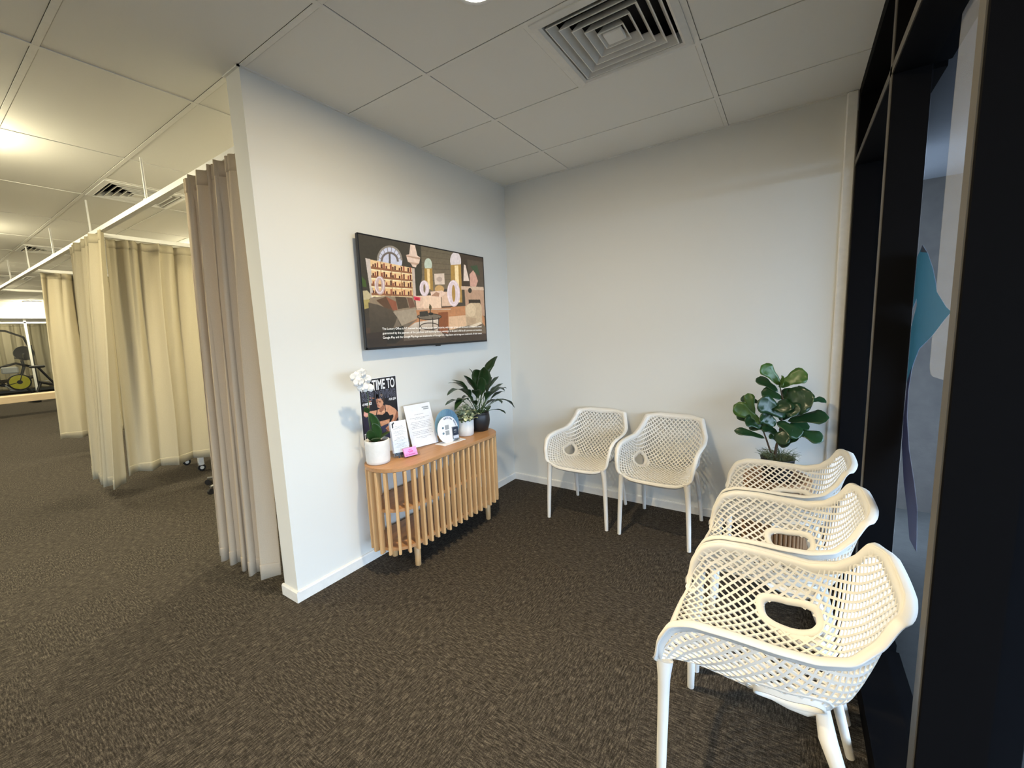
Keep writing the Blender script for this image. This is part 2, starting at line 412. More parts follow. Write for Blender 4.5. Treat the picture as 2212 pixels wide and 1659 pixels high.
M_diff = mat('lamp_diffuser', (.9, .9, .85, 1), .5, emit=((1, .93, .8, 1), 14))
LN = ['over the waiting area between console and chairs', 'over the aisle nearest the taupe curtain', 'inside the first curtained bay', 'inside the second curtained bay', 'over the aisle beside the second bay', 'inside the third curtained bay', 'over the aisle beside the third bay', 'over the timber bench', 'glowing white at the far bulkhead', 'added behind the far glazed screen to brighten that room', 'over the open gym floor', 'over the far open gym floor', 'behind the waiting area', 'added unseen behind the camera to lift the upper walls']
for (x, y, kd), nm in zip(LIGHTS, LN):
    if kd == 'near':
        t = thing('ceiling_downlight', 'round recessed white ceiling downlight ' + nm, 'downlight', (x, y, H - .002), group='recessed ceiling downlights')
        MB().lathe([(.075, 0), (.098, 0), (.096, -.007), (.085, -.010), (.078, -.006)], 32).build('trim_ring', M_white, t)
        MB().lathe([(.078, -.002), (.076, -.006), (.05, -.008), (.001, -.009)], 32).build('diffuser', M_diff, t)
        ld = bpy.data.lights.new('downlight_lamp', 'AREA'); ld.shape = 'DISK'; ld.size = .09
        ld.energy = 8.0 if y > -3 else .5; ld.color = LAMP_COL; ld.spread = math.radians(88)         # extra narrow beam, added to brighten chairs, console and low walls
        lo = bpy.data.objects.new('lamp_source', ld); link(lo, t); lo.location = (0, 0, -.0145)
        ld = bpy.data.lights.new('downlight_lamp', 'AREA'); ld.shape = 'DISK'; ld.size = .09
        ld.energy = LAMP * (.80 if y > -3 else (2.2 if y < -5 else .95)); ld.color = LAMP_COL; dz = -.014
    else:
        t = thing('ceiling_light', 'round white surface mounted ceiling light ' + nm, 'ceiling light', (x, y, H - .002), group='round surface ceiling lights')
        MB().lathe([(.17, 0), (.178, -.002), (.178, -.018), (.168, -.022)], 36).build('trim_ring', M_white, t)
        MB().lathe([(.168, -.018), (.160, -.045), (.12, -.066), (.06, -.076), (.001, -.078)], 36).build('diffuser', M_diff, t)
        ld = bpy.data.lights.new('ceiling_lamp', 'POINT'); ld.shadow_soft_size = .05
        ld.energy = GYM_LAMP * (.75 if kd == 'bay' else 1) * .75; ld.color = GYM_COL
        lo = bpy.data.objects.new('lamp_source', ld); link(lo, t); lo.location = (0, 0, -.15)
        ld = bpy.data.lights.new('ceiling_lamp', 'AREA'); ld.shape = 'DISK'; ld.size = .30
        ld.energy = GYM_LAMP * (.75 if kd == 'bay' else 1); ld.color = GYM_COL; dz = -.085
    lo = bpy.data.objects.new('lamp_source', ld); link(lo, t); lo.location = (0, 0, dz)

# ------------------------------------------------------------------ chairs
def interp(t, tab):
    tab = np.array(tab); return np.array([np.interp(t, tab[:, 0], tab[:, k]) for k in range(1, tab.shape[1])])
def smooth_tab(tab, n=200, it=10):
    t = np.linspace(0, 1, n); A = np.stack([interp(x, tab) for x in t])
    for _ in range(it):
        A[1:-1] = (A[:-2] + 2 * A[1:-1] + A[2:]) / 4
    return t, A
# centre line (y, z) and side rim (x, y, z), front edge t=0 to top of the back t=1
CT = [(0, -.295, .432), (.04, -.275, .443), (.15, -.20, .440), (.35, -.05, .425), (.50, .08, .42), (.58, .15, .435), (.66, .195, .48), (.78, .235, .60), (.90, .265, .72), (1, .288, .80)]
RT = [(0, .200, -.275, .452), (.06, .238, -.280, .49), (.13, .247, -.272, .555), (.21, .254, -.238, .625), (.28, .256, -.18, .652), (.40, .256, -.08, .658), (.52, .252, .03, .655), (.62, .243, .11, .655), (.72, .236, .175, .675), (.82, .216, .222, .725), (.92, .20, .252, .785), (1, .178, .268, .812)]
_, CA = smooth_tab(CT); _, RA = smooth_tab(RT)
NT, NS = 161, 81
TT = np.linspace(0, 1, 200)
def shell_table():
    G = np.zeros((NT, NS, 3))
    ph = np.linspace(0, PI / 2, 160)
    for i in range(NT):
        t = i / (NT - 1)
        c = np.array([np.interp(t, TT, CA[:, k]) for k in range(2)]); r = np.array([np.interp(t, TT, RA[:, k]) for k in range(3)])
        n = np.interp(t, [0, .15, .5, .7, .85, 1], [2.6, 3.2, 3.4, 2.9, 2.3, 2.0])
        x = r[0] * np.sin(ph) ** (2 / n); h = 1 - np.cos(ph) ** (2 / n)
        # outward lean of the side panels
        P = np.stack([x, c[0] + (r[1] - c[0]) * h, c[1] + (r[2] - c[1]) * h], 1)
        lean = np.interp(t, [0, .2, .6, 1], [0, .035, .03, 0]); P[:, 0] -= lean * np.sin(ph) ** 2 * (1 - h) 
        L = np.concatenate([[0], np.cumsum(np.linalg.norm(np.diff(P, axis=0), axis=1))]); L /= L[-1]
        s = np.linspace(0, 1, NS)
        for k in range(3): G[i, :, k] = np.interp(s, L, P[:, k])
    return G
SG = shell_table()
# even out t by arc length of the line half-way across
mid = SG[:, NS // 3]; La = np.concatenate([[0], np.cumsum(np.linalg.norm(np.diff(mid, axis=0), axis=1))]); LEN = La[-1]; La = La / La[-1]
def S(s, t):
    a = abs(s); t = min(max(t, 0), 1); a = min(a, 1)
    tt = np.interp(t, La, np.linspace(0, 1, NT)) * (NT - 1); i = min(int(tt), NT - 2); ft = tt - i
    ss = a * (NS - 1); j = min(int(ss), NS - 2); fs = ss - j
    p = (SG[i, j] * (1 - fs) + SG[i, j + 1] * fs) * (1 - ft) + (SG[i + 1, j] * (1 - fs) + SG[i + 1, j + 1] * fs) * ft
    return Vector((p[0] if s >= 0 else -p[0], p[1], p[2]))
def SN(s, t):
    e = .012
    a = S(min(s + e, 1), t) - S(max(s - e, -1), t); b = S(s, min(t + e, 1)) - S(s, max(t - e, 0))
    n = b.cross(a).normalized()          # points under / behind the shell
    return n
AROW = np.array([np.linalg.norm(np.diff(SG[i], axis=0), axis=1).sum() for i in range(NT)])
def AH(t): return float(np.interp(np.interp(min(max(t, 0), 1), La, np.linspace(0, 1, NT)), np.linspace(0, 1, NT), AROW))   # half arc length (m) at t
def SU(u, v):
    """point on the shell from metres across (u) and metres along (v)"""
    t = v / LEN; return S(max(-1, min(1, u / AH(t))), t)
def NU(u, v):
    t = min(max(v / LEN, .012), .988); return SN(max(-.985, min(.985, u / AH(t))), t)
def rim_loop(ins, rad, n=220):
    """closed loop inside the shell edge in (u, v) metres; ins = side, front, top inset; rad = front and top corner radius"""
    V0, V1 = ins[1], LEN - ins[2]; pts = []
    m = 90; side = []
    for k in range(m + 1):
        v = V0 + (V1 - V0) * k / m; U = AH(v / LEN) - ins[0]
        df, db = v - V0, V1 - v
        if df < rad[0]: U -= rad[0] - math.sqrt(max(rad[0] ** 2 - (rad[0] - df) ** 2, 0))
        if db < rad[1]: U -= rad[1] - math.sqrt(max(rad[1] ** 2 - (rad[1] - db) ** 2, 0))
        side.append((U, v))
    pts = side + [(-u, v) for u, v in side[::-1]]
    P = np.array(pts + [pts[0]]); L = np.concatenate([[0], np.cumsum(np.linalg.norm(np.diff(P, axis=0), axis=1))]); q = np.linspace(0, L[-1], n, endpoint=False)
    # keep corresponding stations: parametrise by angle class (front, side, top) through the same fraction of each run
    return P, L
def rim_rows(specs, n=(70, 26)):
    """stations along right side, top, left side, front shared by all loops; specs = list of (inset, radii)"""
    rows = []
    for ins, rad in specs:
        P, L = rim_loop(ins, rad); m = 91
        R = np.array(P[:m]); Lr = np.concatenate([[0], np.cumsum(np.linalg.norm(np.diff(R, axis=0), axis=1))]); q = np.linspace(0, Lr[-1], n[0])
        right = [(float(np.interp(x, Lr, R[:, 0])), float(np.interp(x, Lr, R[:, 1]))) for x in q]
        a, b = right[-1], right[0]
        topr = [(a[0] * (1 - 2 * k / n[1]), a[1]) for k in range(1, n[1])]
        left = [(-u, v) for u, v in right[::-1]]
        front = [(-b[0] * (1 - 2 * k / n[1]), b[1]) for k in range(1, n[1])]
        rows.append(right + topr + left + front)
    return rows

def make_chair():
    t = thing('lattice_chair', 'x', 'chair')
    # arm opening, found on the shell
    best = min(((SU(u / 200, v / 200) - Vector((.214, .060, .455))).length, u / 200, v / 200) for u in range(20, 95) for v in range(40, 130))
    hu, hv = best[1], best[2]
    def ell(ru, rv, u, v): return ((u - hu) / ru) ** 2 + ((v - hv) / rv) ** 2
    HIN = (.038, .078); HOUT = (.060, .102)
    a, b, kin = .0315, .036, .70
    vid = {}; V = []; F = []
    def ok(u, v):
        tt = v / LEN
        if v < .004 or v > LEN - .010: return False
        U = AH(tt) - .004; df, db = v, LEN - v
        if df < .05: U -= .05 - math.sqrt(.05 ** 2 - (.05 - df) ** 2)
        if db < .075: U -= .075 - math.sqrt(max(.075 ** 2 - (.075 - db) ** 2, 0))
        return abs(u) < U
    for half in (0, 1):
        for i in range(-18, 19):
            for j in range(0, 32):
                cu = (i + .5 * half) * a; cv = (j + .5 * half) * b
                cor = [(cu + a / 2, cv), (cu, cv + b / 2), (cu - a / 2, cv), (cu, cv - b / 2)]
                if not all(ok(*c) for c in cor): continue
                if ell(.049, .090, abs(cu), cv) < 1: continue
                oi = []
                for (x, y) in cor:
                    key = (round(x * 4000), round(y * 4000))
                    if key not in vid: vid[key] = len(V); V.append(SU(x, y))
                    oi.append(vid[key])
                ii = []
                for (x, y) in cor:
                    ii.append(len(V)); V.append(SU(cu + (x - cu) * kin, cv + (y - cv) * kin))
                for k in range(4): F.append((oi[k], oi[(k + 1) % 4], ii[(k + 1) % 4], ii[k]))
    lat = MB(); lat.add(V, F); lat.build('mesh_shell', M_chair, t, solid=.0065)
    # rim: flat band, crisp edge, and a lip turned down on the outside
    inner, midl, outer = rim_rows([((.031, .019, .036), (.045, .055)), ((.012, .008, .014), (.05, .068)), ((0, 0, 0), (.055, .08))])
    b0 = [[], [], []]; b1 = [[], [], [], []]
    for pi, pm, po in zip(inner, midl, outer):
        nr = NU(*po); p = SU(*po); pin = SU(*pi); pmid = SU(*pm); o_ = (p - pin); o_ = (o_ - nr * o_.dot(nr)).normalized()
        hh = min(1.0, .62 + po[1] * 1.6)
        b0[0].append(tuple(pin + nr * .0015)); b0[1].append(tuple(pmid - nr * .001)); b0[2].append(tuple(p + o_ * .001))
        b1[0].append(tuple(p + o_ * .001)); b1[1].append(tuple(p + o_ * .0025 + nr * .004)); b1[2].append(tuple(p + o_ * .003 + nr * .012 * hh)); b1[3].append(tuple(p + o_ * .001 + nr * .026 * hh))
    MB().grid(b0, closed=True).grid(b1, closed=True).build('rim', M_chair, t, solid=.006)
    for sgn in (1, -1):
        rows = [[], [], [], []]; m = 48
        for k in range(m):
            th = 2 * PI * k / m; cth = math.copysign(abs(math.cos(th)) ** .75, math.cos(th)); sth = math.copysign(abs(math.sin(th)) ** .75, math.sin(th))
            for q, (fs, ft, d) in enumerate(((HIN[0], HIN[1], .012), (HIN[0] + .003, HIN[1] + .003, -.002), (HOUT[0] - .004, HOUT[1] - .004, -.003), (HOUT[0], HOUT[1], .004))):
                u_, v_ = hu + fs * cth, hv + ft * sth
                rows[q].append(tuple(SU(sgn * u_, v_) + NU(sgn * u_, v_) * d))
        MB().grid(rows, closed=True).build('armhole_ring', M_chair, t, solid=.007)
        fl = [(.212 * sgn, -.262, .462), (.217 * sgn, -.262, .445), (.222 * sgn, -.262, .405), (.227 * sgn, -.262, .33), (.234 * sgn, -.264, .15), (.238 * sgn, -.265, .002)]
        MB().tube(fl, [.025, .023, .0185, .0168, .0150, .0130], 14).build('leg', M_chair, t)
        top = []
        for dv, du, off in ((-.075, -.050, .004), (-.045, -.058, .009), (-.01, -.063, .012), (.03, -.066, .014), (.065, -.066, .014)):
            u_, v_ = hu + du, hv + dv; top.append(SU(sgn * u_, v_) + NU(sgn * u_, v_) * off)
        rl = top + [Vector(p) for p in ((.188 * sgn, .148, .395), (.199 * sgn, .178, .31), (.211 * sgn, .215, .15), (.217 * sgn, .25, .003))]
        MB().tube(rl, [.005, .010, .014, .018, .0215, .0215, .0172, .0150, .0130], 14).build('leg', M_chair, t)
    return t
chair = make_chair()
CH = [(.962, -.345, 0.02, 'white lattice armchair against the back wall, left one, nearest the slatted console'),
      (1.546, -.350, -.02, 'white lattice armchair against the back wall, right one of the pair'),
      (2.262, -1.952, -PI / 2, 'white lattice armchair nearest the camera, front one of the row along the glass'),
      (2.262, -1.375, -PI / 2 + .01, 'white lattice armchair along the glass, middle one of the row of three'),
      (2.262, -.795, -PI / 2 - .01, 'white lattice armchair along the glass, rearmost, in front of the fiddle leaf plant')]
for i, (x, y, rz, lab) in enumerate(CH):
    c = chair if i == 0 else dup_tree(chair)
    c.location = (x, y, 0); c.rotation_euler = (0, 0, rz); c['label'] = lab; c['group'] = 'white lattice armchairs'

# ------------------------------------------------------------------ slatted console
def stadium(cx, y0, y1, r, n=16, sq=1.0):
    pts = []
    for k in range(n + 1): a = -PI + PI * k / n; pts.append((cx + r * math.cos(a), y0 + r * math.sin(a)))
    for k in range(n + 1): a = PI * k / n; pts.append((cx + r * math.cos(a), y1 + r * math.sin(a)))
    return pts
CX, CR, CY0, CY1, CT_Z = .205, .192, -1.66, -.892, .70
con = thing('slatted_console', 'oak slatted console table with rounded ends standing against the white wall', 'console', (0, 0, 0))
top = MB(); 
for z0, z1, r in ((CT_Z - .024, CT_Z - .021, CR - .004), (CT_Z - .021, CT_Z - .003, CR), (CT_Z - .003, CT_Z, CR - .003)):
    top.prism(stadium(CX, CY0, CY1, r, 24), z0, z1)
top.build('tabletop', M_woodtop, con)
for z in (.168, .415): MB().prism(stadium(CX, CY0, CY1, CR - .026, 20), z, z + .02).build('shelf', M_woodtop, con)
path = []
rs = CR - .017
A0 = 3.05
def con_path(d):
    """distance along the slat line: left end from the wall, straight front, right end back to the wall"""
    arc = rs * A0; st = CY1 - CY0
    if d < arc: a = -PI / 2 - (A0 - PI / 2) + d / rs; return (CX + rs * math.cos(a), CY0 + rs * math.sin(a), a) if a < 0 else (CX + rs, CY0, 0)
    return None
slat_me = MB().bbox(0, 0, .412, .035, .0175, .524, b=.003).mesh('slat', M_wood)
arcL = rs * PI * .98; total = 2 * arcL + (CY1 - CY0); NSL = 33
for k in range(NSL):
    d = total * k / (NSL - 1)
    if d < arcL: a = -PI * .98 + d / rs; p = (CX + rs * math.cos(a), CY0 + rs * math.sin(a)); rot = a
    elif d < arcL + CY1 - CY0: p = (CX + rs, CY0 + d - arcL); rot = 0
    else: a = (d - arcL - (CY1 - CY0)) / rs; p = (CX + rs * math.cos(a), CY1 + rs * math.sin(a)); rot = a
    o = bpy.data.objects.new('slat', slat_me); link(o, con); o.location = (p[0], p[1], 0); o.rotation_euler = (0, 0, rot)
for x in (.318, .095):
    for y in (-1.635, -.875):
        MB().lathe([(.017, 0), (.019, .002), (.022, .168)], 20, (x, y, 0)).build('leg', M_wood, con)
TZ = CT_Z + .0005

# ------------------------------------------------------------------ painting helpers for the screen and the poster photo
class Canvas:
    def __init__(s, w, h, src, bg):
        s.w, s.h = w, h; s.a = np.zeros((h, w, 3)); s.a[:] = bg
        A = []; B = []
        for (x, y), (u, v) in zip(src, [(0, 0), (1, 0), (1, 1), (0, 1)]):
            A += [[x, y, 1, 0, 0, 0, -u * x, -u * y], [0, 0, 0, x, y, 1, -v * x, -v * y]]; B += [u, v]
        s.Hm = np.append(np.linalg.solve(np.array(A, float), np.array(B, float)), 1).reshape(3, 3)
        s.Y, s.X = np.mgrid[0:h, 0:w] + .5
    def uv(s, pts):
        q = np.array([[x, y, 1] for x, y in pts], float) @ s.Hm.T
        return np.stack([q[:, 0] / q[:, 2] * s.w, q[:, 1] / q[:, 2] * s.h], 1)
    def poly(s, pts, col, alpha=1, soft=0, col2=None):
        P = s.uv(pts); ins = np.zeros((s.h, s.w), bool); n = len(P)
        for i in range(n):
            x0, y0 = P[i]; x1, y1 = P[(i + 1) % n]
            if y0 == y1: continue
            c = ((y0 > s.Y) != (y1 > s.Y)) & (s.X < (x1 - x0) * (s.Y - y0) / (y1 - y0) + x0); ins ^= c
        m = ins.astype(float) * alpha
        for _ in range(soft): m = (m + np.roll(m, 1, 0) + np.roll(m, -1, 0) + np.roll(m, 1, 1) + np.roll(m, -1, 1)) / 5
        c = np.array(col, float)
        if col2 is not None:
            y0, y1 = P[:, 1].min(), P[:, 1].max(); g = np.clip((s.Y - y0) / max(y1 - y0, 1), 0, 1)[..., None]; c = c * (1 - g) + np.array(col2, float) * g
        s.a = s.a * (1 - m[..., None]) + c * m[..., None]
    def ell(s, cx, cy, rx, ry, col, alpha=1, rot=0, **k):
        s.poly([(cx + rx * math.cos(t) * math.cos(rot) - ry * math.sin(t) * math.sin(rot), cy + rx * math.cos(t) * math.sin(rot) + ry * math.sin(t) * math.cos(rot)) for t in np.linspace(0, 2 * PI, 28, endpoint=False)], col, alpha, **k)
    def ring(s, cx, cy, rx, ry, w, col, a0=0, a1=2 * PI):
        T = np.linspace(a0, a1, 30)
        s.poly([(cx + rx * math.cos(t), cy + ry * math.sin(t)) for t in T] + [(cx + (rx - w) * math.cos(t), cy + (ry - w) * math.sin(t)) for t in T[::-1]], col)
    def line(s, x0, y0, x1, y1, w, col, alpha=1):
        d = math.hypot(x1 - x0, y1 - y0); nx, ny = -(y1 - y0) / d * w / 2, (x1 - x0) / d * w / 2
        s.poly([(x0 + nx, y0 + ny), (x1 + nx, y1 + ny), (x1 - nx, y1 - ny), (x0 - nx, y0 - ny)], col, alpha)
    def image(s, name):
        for _ in range(2): s.a = (s.a * 2 + np.roll(s.a, 1, 0) + np.roll(s.a, -1, 0) + np.roll(s.a, 1, 1) + np.roll(s.a, -1, 1)) / 6
        rg = np.random.default_rng(4); q = rg.normal(1, .09, (s.h // 6 + 2, s.w // 6 + 2)); q = np.kron(q, np.ones((6, 6)))[:s.h, :s.w]
        for _ in range(8): q = (q + np.roll(q, 2, 0) + np.roll(q, -2, 0) + np.roll(q, 2, 1) + np.roll(q, -2, 1)) / 5
        s.a = s.a * (1 + (q - 1) * .5)[..., None]
        im = bpy.data.images.new(name, s.w, s.h, alpha=False, float_buffer=False); px = np.ones((s.h, s.w, 4), np.float32)
        px[..., :3] = np.clip(s.a[::-1] / 255, 0, 1); im.pixels.foreach_set(px.ravel()); im.update(); im.pack(); return im

def image_mat(name, im, emit=0, rough=.4):
    m = bpy.data.materials.new(name); m.use_nodes = True; nt = m.node_tree; p = nt.nodes['Principled BSDF']; p.inputs['Roughness'].default_value = rough
    t = nt.nodes.new('ShaderNodeTexImage'); t.image = im
    if emit:
        p.inputs['Base Color'].default_value = (.01, .01, .01, 1); nt.links.new(t.outputs[0], p.inputs['Emission Color']); p.inputs['Emission Strength'].default_value = emit
    else: nt.links.new(t.outputs[0], p.inputs['Base Color'])
    return m

def uv_quad(name, P, m, parent):
    me = bpy.data.meshes.new(name); me.from_pydata([tuple(p) for p in P], [], [(0, 1, 2, 3)])
    uv = me.uv_layers.new(name='UVMap')
    for i, c in enumerate([(0, 0), (1, 0), (1, 1), (0, 1)]): uv.data[i].uv = c
    me.materials.append(m); o = bpy.data.objects.new(name, me); link(o, parent); return o

def text_mesh(name, body, size, m, parent, origin, right=(0, 1, 0), up=(0, 0, 1), xs=1.0, bold=0, width=None, align='LEFT', shear=0):
    cu = bpy.data.curves.new(name, 'FONT'); cu.body = body; cu.size = size; cu.offset = bold; cu.shear = shear; cu.align_x = align; cu.resolution_u = 3
    tmp = bpy.data.objects.new('tmp', cu); scene.collection.objects.link(tmp)
    bpy.context.view_layer.update()
    me = bpy.data.meshes.new_from_object(tmp.evaluated_get(bpy.context.evaluated_depsgraph_get()))
    bpy.data.objects.remove(tmp); bpy.data.curves.remove(cu)
    X = [v.co.x for v in me.vertices]
    if width and X: xs = width / (max(X) - min(X))
    R, U = Vector(right), Vector(up); O = Vector(origin)
    x0 = min(X) if (X and align == 'LEFT') else 0
    for v in me.vertices: v.co = O + R * ((v.co.x - x0) * xs) + U * v.co.y
    me.materials.clear(); me.materials.append(m); me.name = name
    o = bpy.data.objects.new(name, me); link(o, parent); return o

# ------------------------------------------------------------------ television
TY0, TY1, TB, TT_ = -1.705, -.447, 1.404, 2.121
tv = thing('television', 'wall mounted black television showing a furnished lounge', 'television', (0, (TY0 + TY1) / 2, TB))
w, h = TY1 - TY0, TT_ - TB
MB().bbox(.047, 0, h / 2, .022, w, h, b=.004).build('housing', M_blackplas, tv)
MB().bbox(.022, 0, h * .42, .03, w * .55, h * .5, b=.006).build('rear_cover', M_blackplas, tv)
bz = MB()
for y0, y1, z0, z1 in ((-w / 2, w / 2, h - .008, h), (-w / 2, w / 2, 0, .014), (-w / 2, -w / 2 + .008, 0, h), (w / 2 - .008, w / 2, 0, h)): bz.box(.058, .0605, y0, y1, z0, z1)
bz.build('bezel', M_blackplas, tv)
MB().bbox(.056, .02, -.004, .012, .05, .008, b=.002).build('sensor_bar', M_blackplas, tv)

cv = Canvas(960, 540, [(205, 138), (1688, 424), (1706, 1408), (288, 1500)], (70, 62, 50))
P = cv.poly
P([(200, 130), (950, 280), (940, 900), (230, 900)], (72, 66, 54), col2=(60, 54, 42))
P([(945, 280), (1420, 372), (1420, 760), (945, 860)], (104, 94, 74), col2=(128, 110, 84))
for k in range(6): cv.line(950, 330 + 75 * k, 1420, 400 + 55 * k, 5, (84, 74, 58), .8)
P([(885, 270), (952, 283), (955, 640), (930, 860), (870, 900)], (62, 58, 46))
P([(1415, 370), (1690, 424), (1695, 780), (1420, 760)], (64, 52, 40))
P([(1500, 440), (1690, 470), (1695, 780), (1525, 770)], (82, 70, 56)); P([(1525, 620), (1580, 560), (1625, 700), (1600, 770), (1530, 765)], (206, 160, 140)); P([(1535, 520), (1620, 510), (1650, 640), (1590, 600)], (58, 78, 52))
cv.ell(575, 455, 150, 175, (212, 212, 224)); cv.ring(575, 455, 152, 178, 22, (150, 140, 124), PI, 2 * PI); cv.ring(575, 470, 108, 118, 24, (118, 106, 96), PI, 2 * PI); cv.line(575, 370, 575, 500, 22, (100, 90, 80))
for a in np.linspace(PI * 1.08, PI * 1.92, 8): cv.line(575 + 95 * math.cos(a), 465 + 105 * math.sin(a), 575 + 148 * math.cos(a), 460 + 172 * math.sin(a), 6, (130, 120, 112))
# lit shelves
P([(285, 428), (345, 440), (372, 905), (345, 915)], (212, 196, 180)); P([(835, 545), (868, 550), (880, 900), (845, 900)], (206, 186, 168))
P([(343, 445), (836, 545), (842, 880), (372, 885)], (246, 206, 150), col2=(238, 190, 130))
for k, yy in enumerate((530, 635, 735, 845)):
    dy = .16 * (835 - 345)
    P([(350, yy - 2), (838, yy + 66 - 12 * k), (838, yy + 86 - 14 * k), (350, yy + 28)], (150, 100, 66))
    P([(352, yy + 28), (838, yy + 86 - 14 * k), (838, yy + 96 - 14 * k), (352, yy + 48)], (255, 232, 180))
    for q in range(18):
        x = 368 + 26 * q; yb = yy + (x - 350) * (66 - 12 * k) / 490
        if q % 4 == 3: continue
        hgt = 30 + 14 * ((q * 7 + k * 3) % 3); P([(x, yb), (x, yb - hgt), (x + 16, yb - hgt), (x + 16, yb + 2)], ((92, 40, 30), (70, 30, 24), (150, 76, 58))[(q + k) % 3])
for x in (466, 594, 706): cv.line(x, 445 + (x - 343) * .2, x + 6, 880, 7, (168, 118, 76))
# chandelier
P([(825, 262), (880, 272), (905, 395), (940, 420), (925, 490), (895, 510), (885, 540), (845, 530), (825, 490), (790, 470), (770, 390), (808, 380)], (238, 208, 184)); P([(770, 392), (940, 424), (935, 444), (775, 410)], (196, 160, 134)); P([(795, 470), (925, 490), (895, 512), (835, 500)], (200, 166, 140))
# windows and curtains on the far wall
cv.ell(1032, 505, 46, 78, (196, 206, 184)); P([(985, 550), (1080, 550), (1085, 820), (985, 780)], (172, 134, 66)); P([(1015, 556), (1048, 556), (1050, 800), (1020, 790)], (248, 214, 150))
cv.ell(1362, 460, 66, 108, (222, 210, 206)); P([(1300, 510), (1425, 500), (1430, 960), (1300, 960)], (176, 138, 70)); P([(1348, 515), (1392, 512), (1400, 960), (1352, 960)], (255, 226, 170))
P([(1100, 615), (1222, 608), (1226, 742), (1106, 745)], (222, 200, 178)); cv.ell(1163, 680, 34, 30, (190, 168, 150))
# fireplace
P([(1420, 762), (1690, 772), (1692, 812), (1422, 806)], (206, 178, 152)); P([(1460, 806), (1690, 812), (1695, 1120), (1470, 1120)], (186, 150, 122)); P([(1505, 925), (1645, 925), (1650, 1010), (1508, 1010)], (52, 44, 34)); P([(1460, 500), (1480, 510), (1520, 700), (1450, 700)], (230, 210, 192)); cv.ell(1525, 815, 22, 30, (50, 46, 34))
# floor, rug
P([(730, 1050), (1480, 1000), (1690, 1130), (1700, 1300), (720, 1310)], (190, 132, 88)); P([(240, 1260), (1706, 1260), (1706, 1408), (288, 1500)], (84, 66, 52))
P([(860, 1200), (1140, 1150), (1160, 1300), (1225, 1380), (720, 1420), (730, 1290)], (226, 212, 194), col2=(150, 132, 112)); P([(1140, 1080), (1255, 1070), (1250, 1330), (1130, 1310)], (140, 80, 44)); P([(1262, 1130), (1480, 1110), (1480, 1260), (1265, 1290)], (222, 184, 146))
# pale sofas at the back
P([(865, 880), (1170, 870), (1175, 1030), (880, 1035)], (232, 196, 166)); P([(960, 885), (1175, 870), (1178, 1020), (965, 1035)], (242, 208, 176)); P([(1180, 830), (1300, 830), (1300, 1000), (1185, 1010)], (226, 190, 160)); cv.ell(1160, 800, 55, 48, (206, 164, 104)); P([(1050, 830), (1190, 815), (1240, 850), (1170, 900), (1060, 895)], (238, 204, 178)); P([(1060, 880), (1120, 830), (1160, 850), (1150, 890)], (180, 138, 110)); P([(850, 885), (930, 900), (925, 940), (845, 930)], (226, 70, 90)); P([(870, 905), (910, 910), (908, 930), (868, 925)], (180, 30, 40))
cv.line(880, 1045, 1290, 1040, 14, (206, 176, 150)); cv.line(1180, 1015, 1290, 1010, 16, (80, 60, 46))
# inflated zero figures
for cx, cy, rx, ry, w_ in ((452, 755, 64, 112, 38), (980, 790, 58, 96, 38), (1328, 850, 78, 160, 48)):
    cv.ring(cx, cy, rx, ry, w_ * 1.2, (226, 206, 206) if cx > 600 else (206, 178, 168)); cv.ring(cx - 6, cy - 4, rx - 10, ry - 12, 10, (244, 226, 226))
# left sofa and cushions
P([(240, 820), (300, 815), (340, 860), (345, 910), (250, 950)], (196, 180, 138)); P([(235, 640), (285, 700), (295, 780), (245, 770)], (70, 92, 40))
P([(250, 930), (360, 920), (380, 1010), (262, 1040)], (178, 160, 96))
P([(330, 905), (520, 880), (850, 900), (880, 1050), (620, 1080), (320, 980)], (150, 130, 104)); P([(310, 960), (420, 985), (610, 1060), (700, 1290), (540, 1360), (330, 1330)], (92, 80, 64), col2=(66, 58, 46)); P([(600, 1070), (870, 1030), (890, 1150), (700, 1240), (650, 1140)], (168, 152, 128)); P([(650, 1140), (690, 1240), (890, 1160), (720, 1300), (560, 1360)], (122, 108, 90))
P([(405, 935), (520, 890), (620, 1060), (500, 1020)], (98, 70, 48)); P([(520, 890), (640, 950), (655, 1050), (600, 1055)], (150, 88, 62)); P([(630, 890), (760, 900), (790, 1020), (660, 1040)], (84, 68, 50)); P([(770, 900), (830, 905), (870, 1010), (800, 1030)], (120, 84, 64))
P([(500, 1290), (720, 1240), (725, 1370), (620, 1450), (500, 1450)], (34, 36, 30)); P([(280, 1330), (520, 1300), (520, 1490), (288, 1500)], (58, 48, 40))
# coffee table
cv.ell(1030, 1130, 145, 36, (120, 108, 92)); cv.ring(1030, 1130, 147, 40, 9, (46, 38, 30)); cv.ring(1032, 1245, 115, 45, 10, (50, 40, 32))
for x in (912, 1070, 1140): cv.line(x, 1140, x, 1310, 8, (46, 38, 30))
P([(915, 1070), (1010, 1060), (1025, 1120), (920, 1130)], (60, 54, 46)); cv.line(1045, 1090, 1040, 980, 10, (56, 50, 34)); cv.ell(1050, 1095, 30, 16, (34, 32, 28)); cv.ell(1045, 1020, 16, 30, (84, 76, 50))
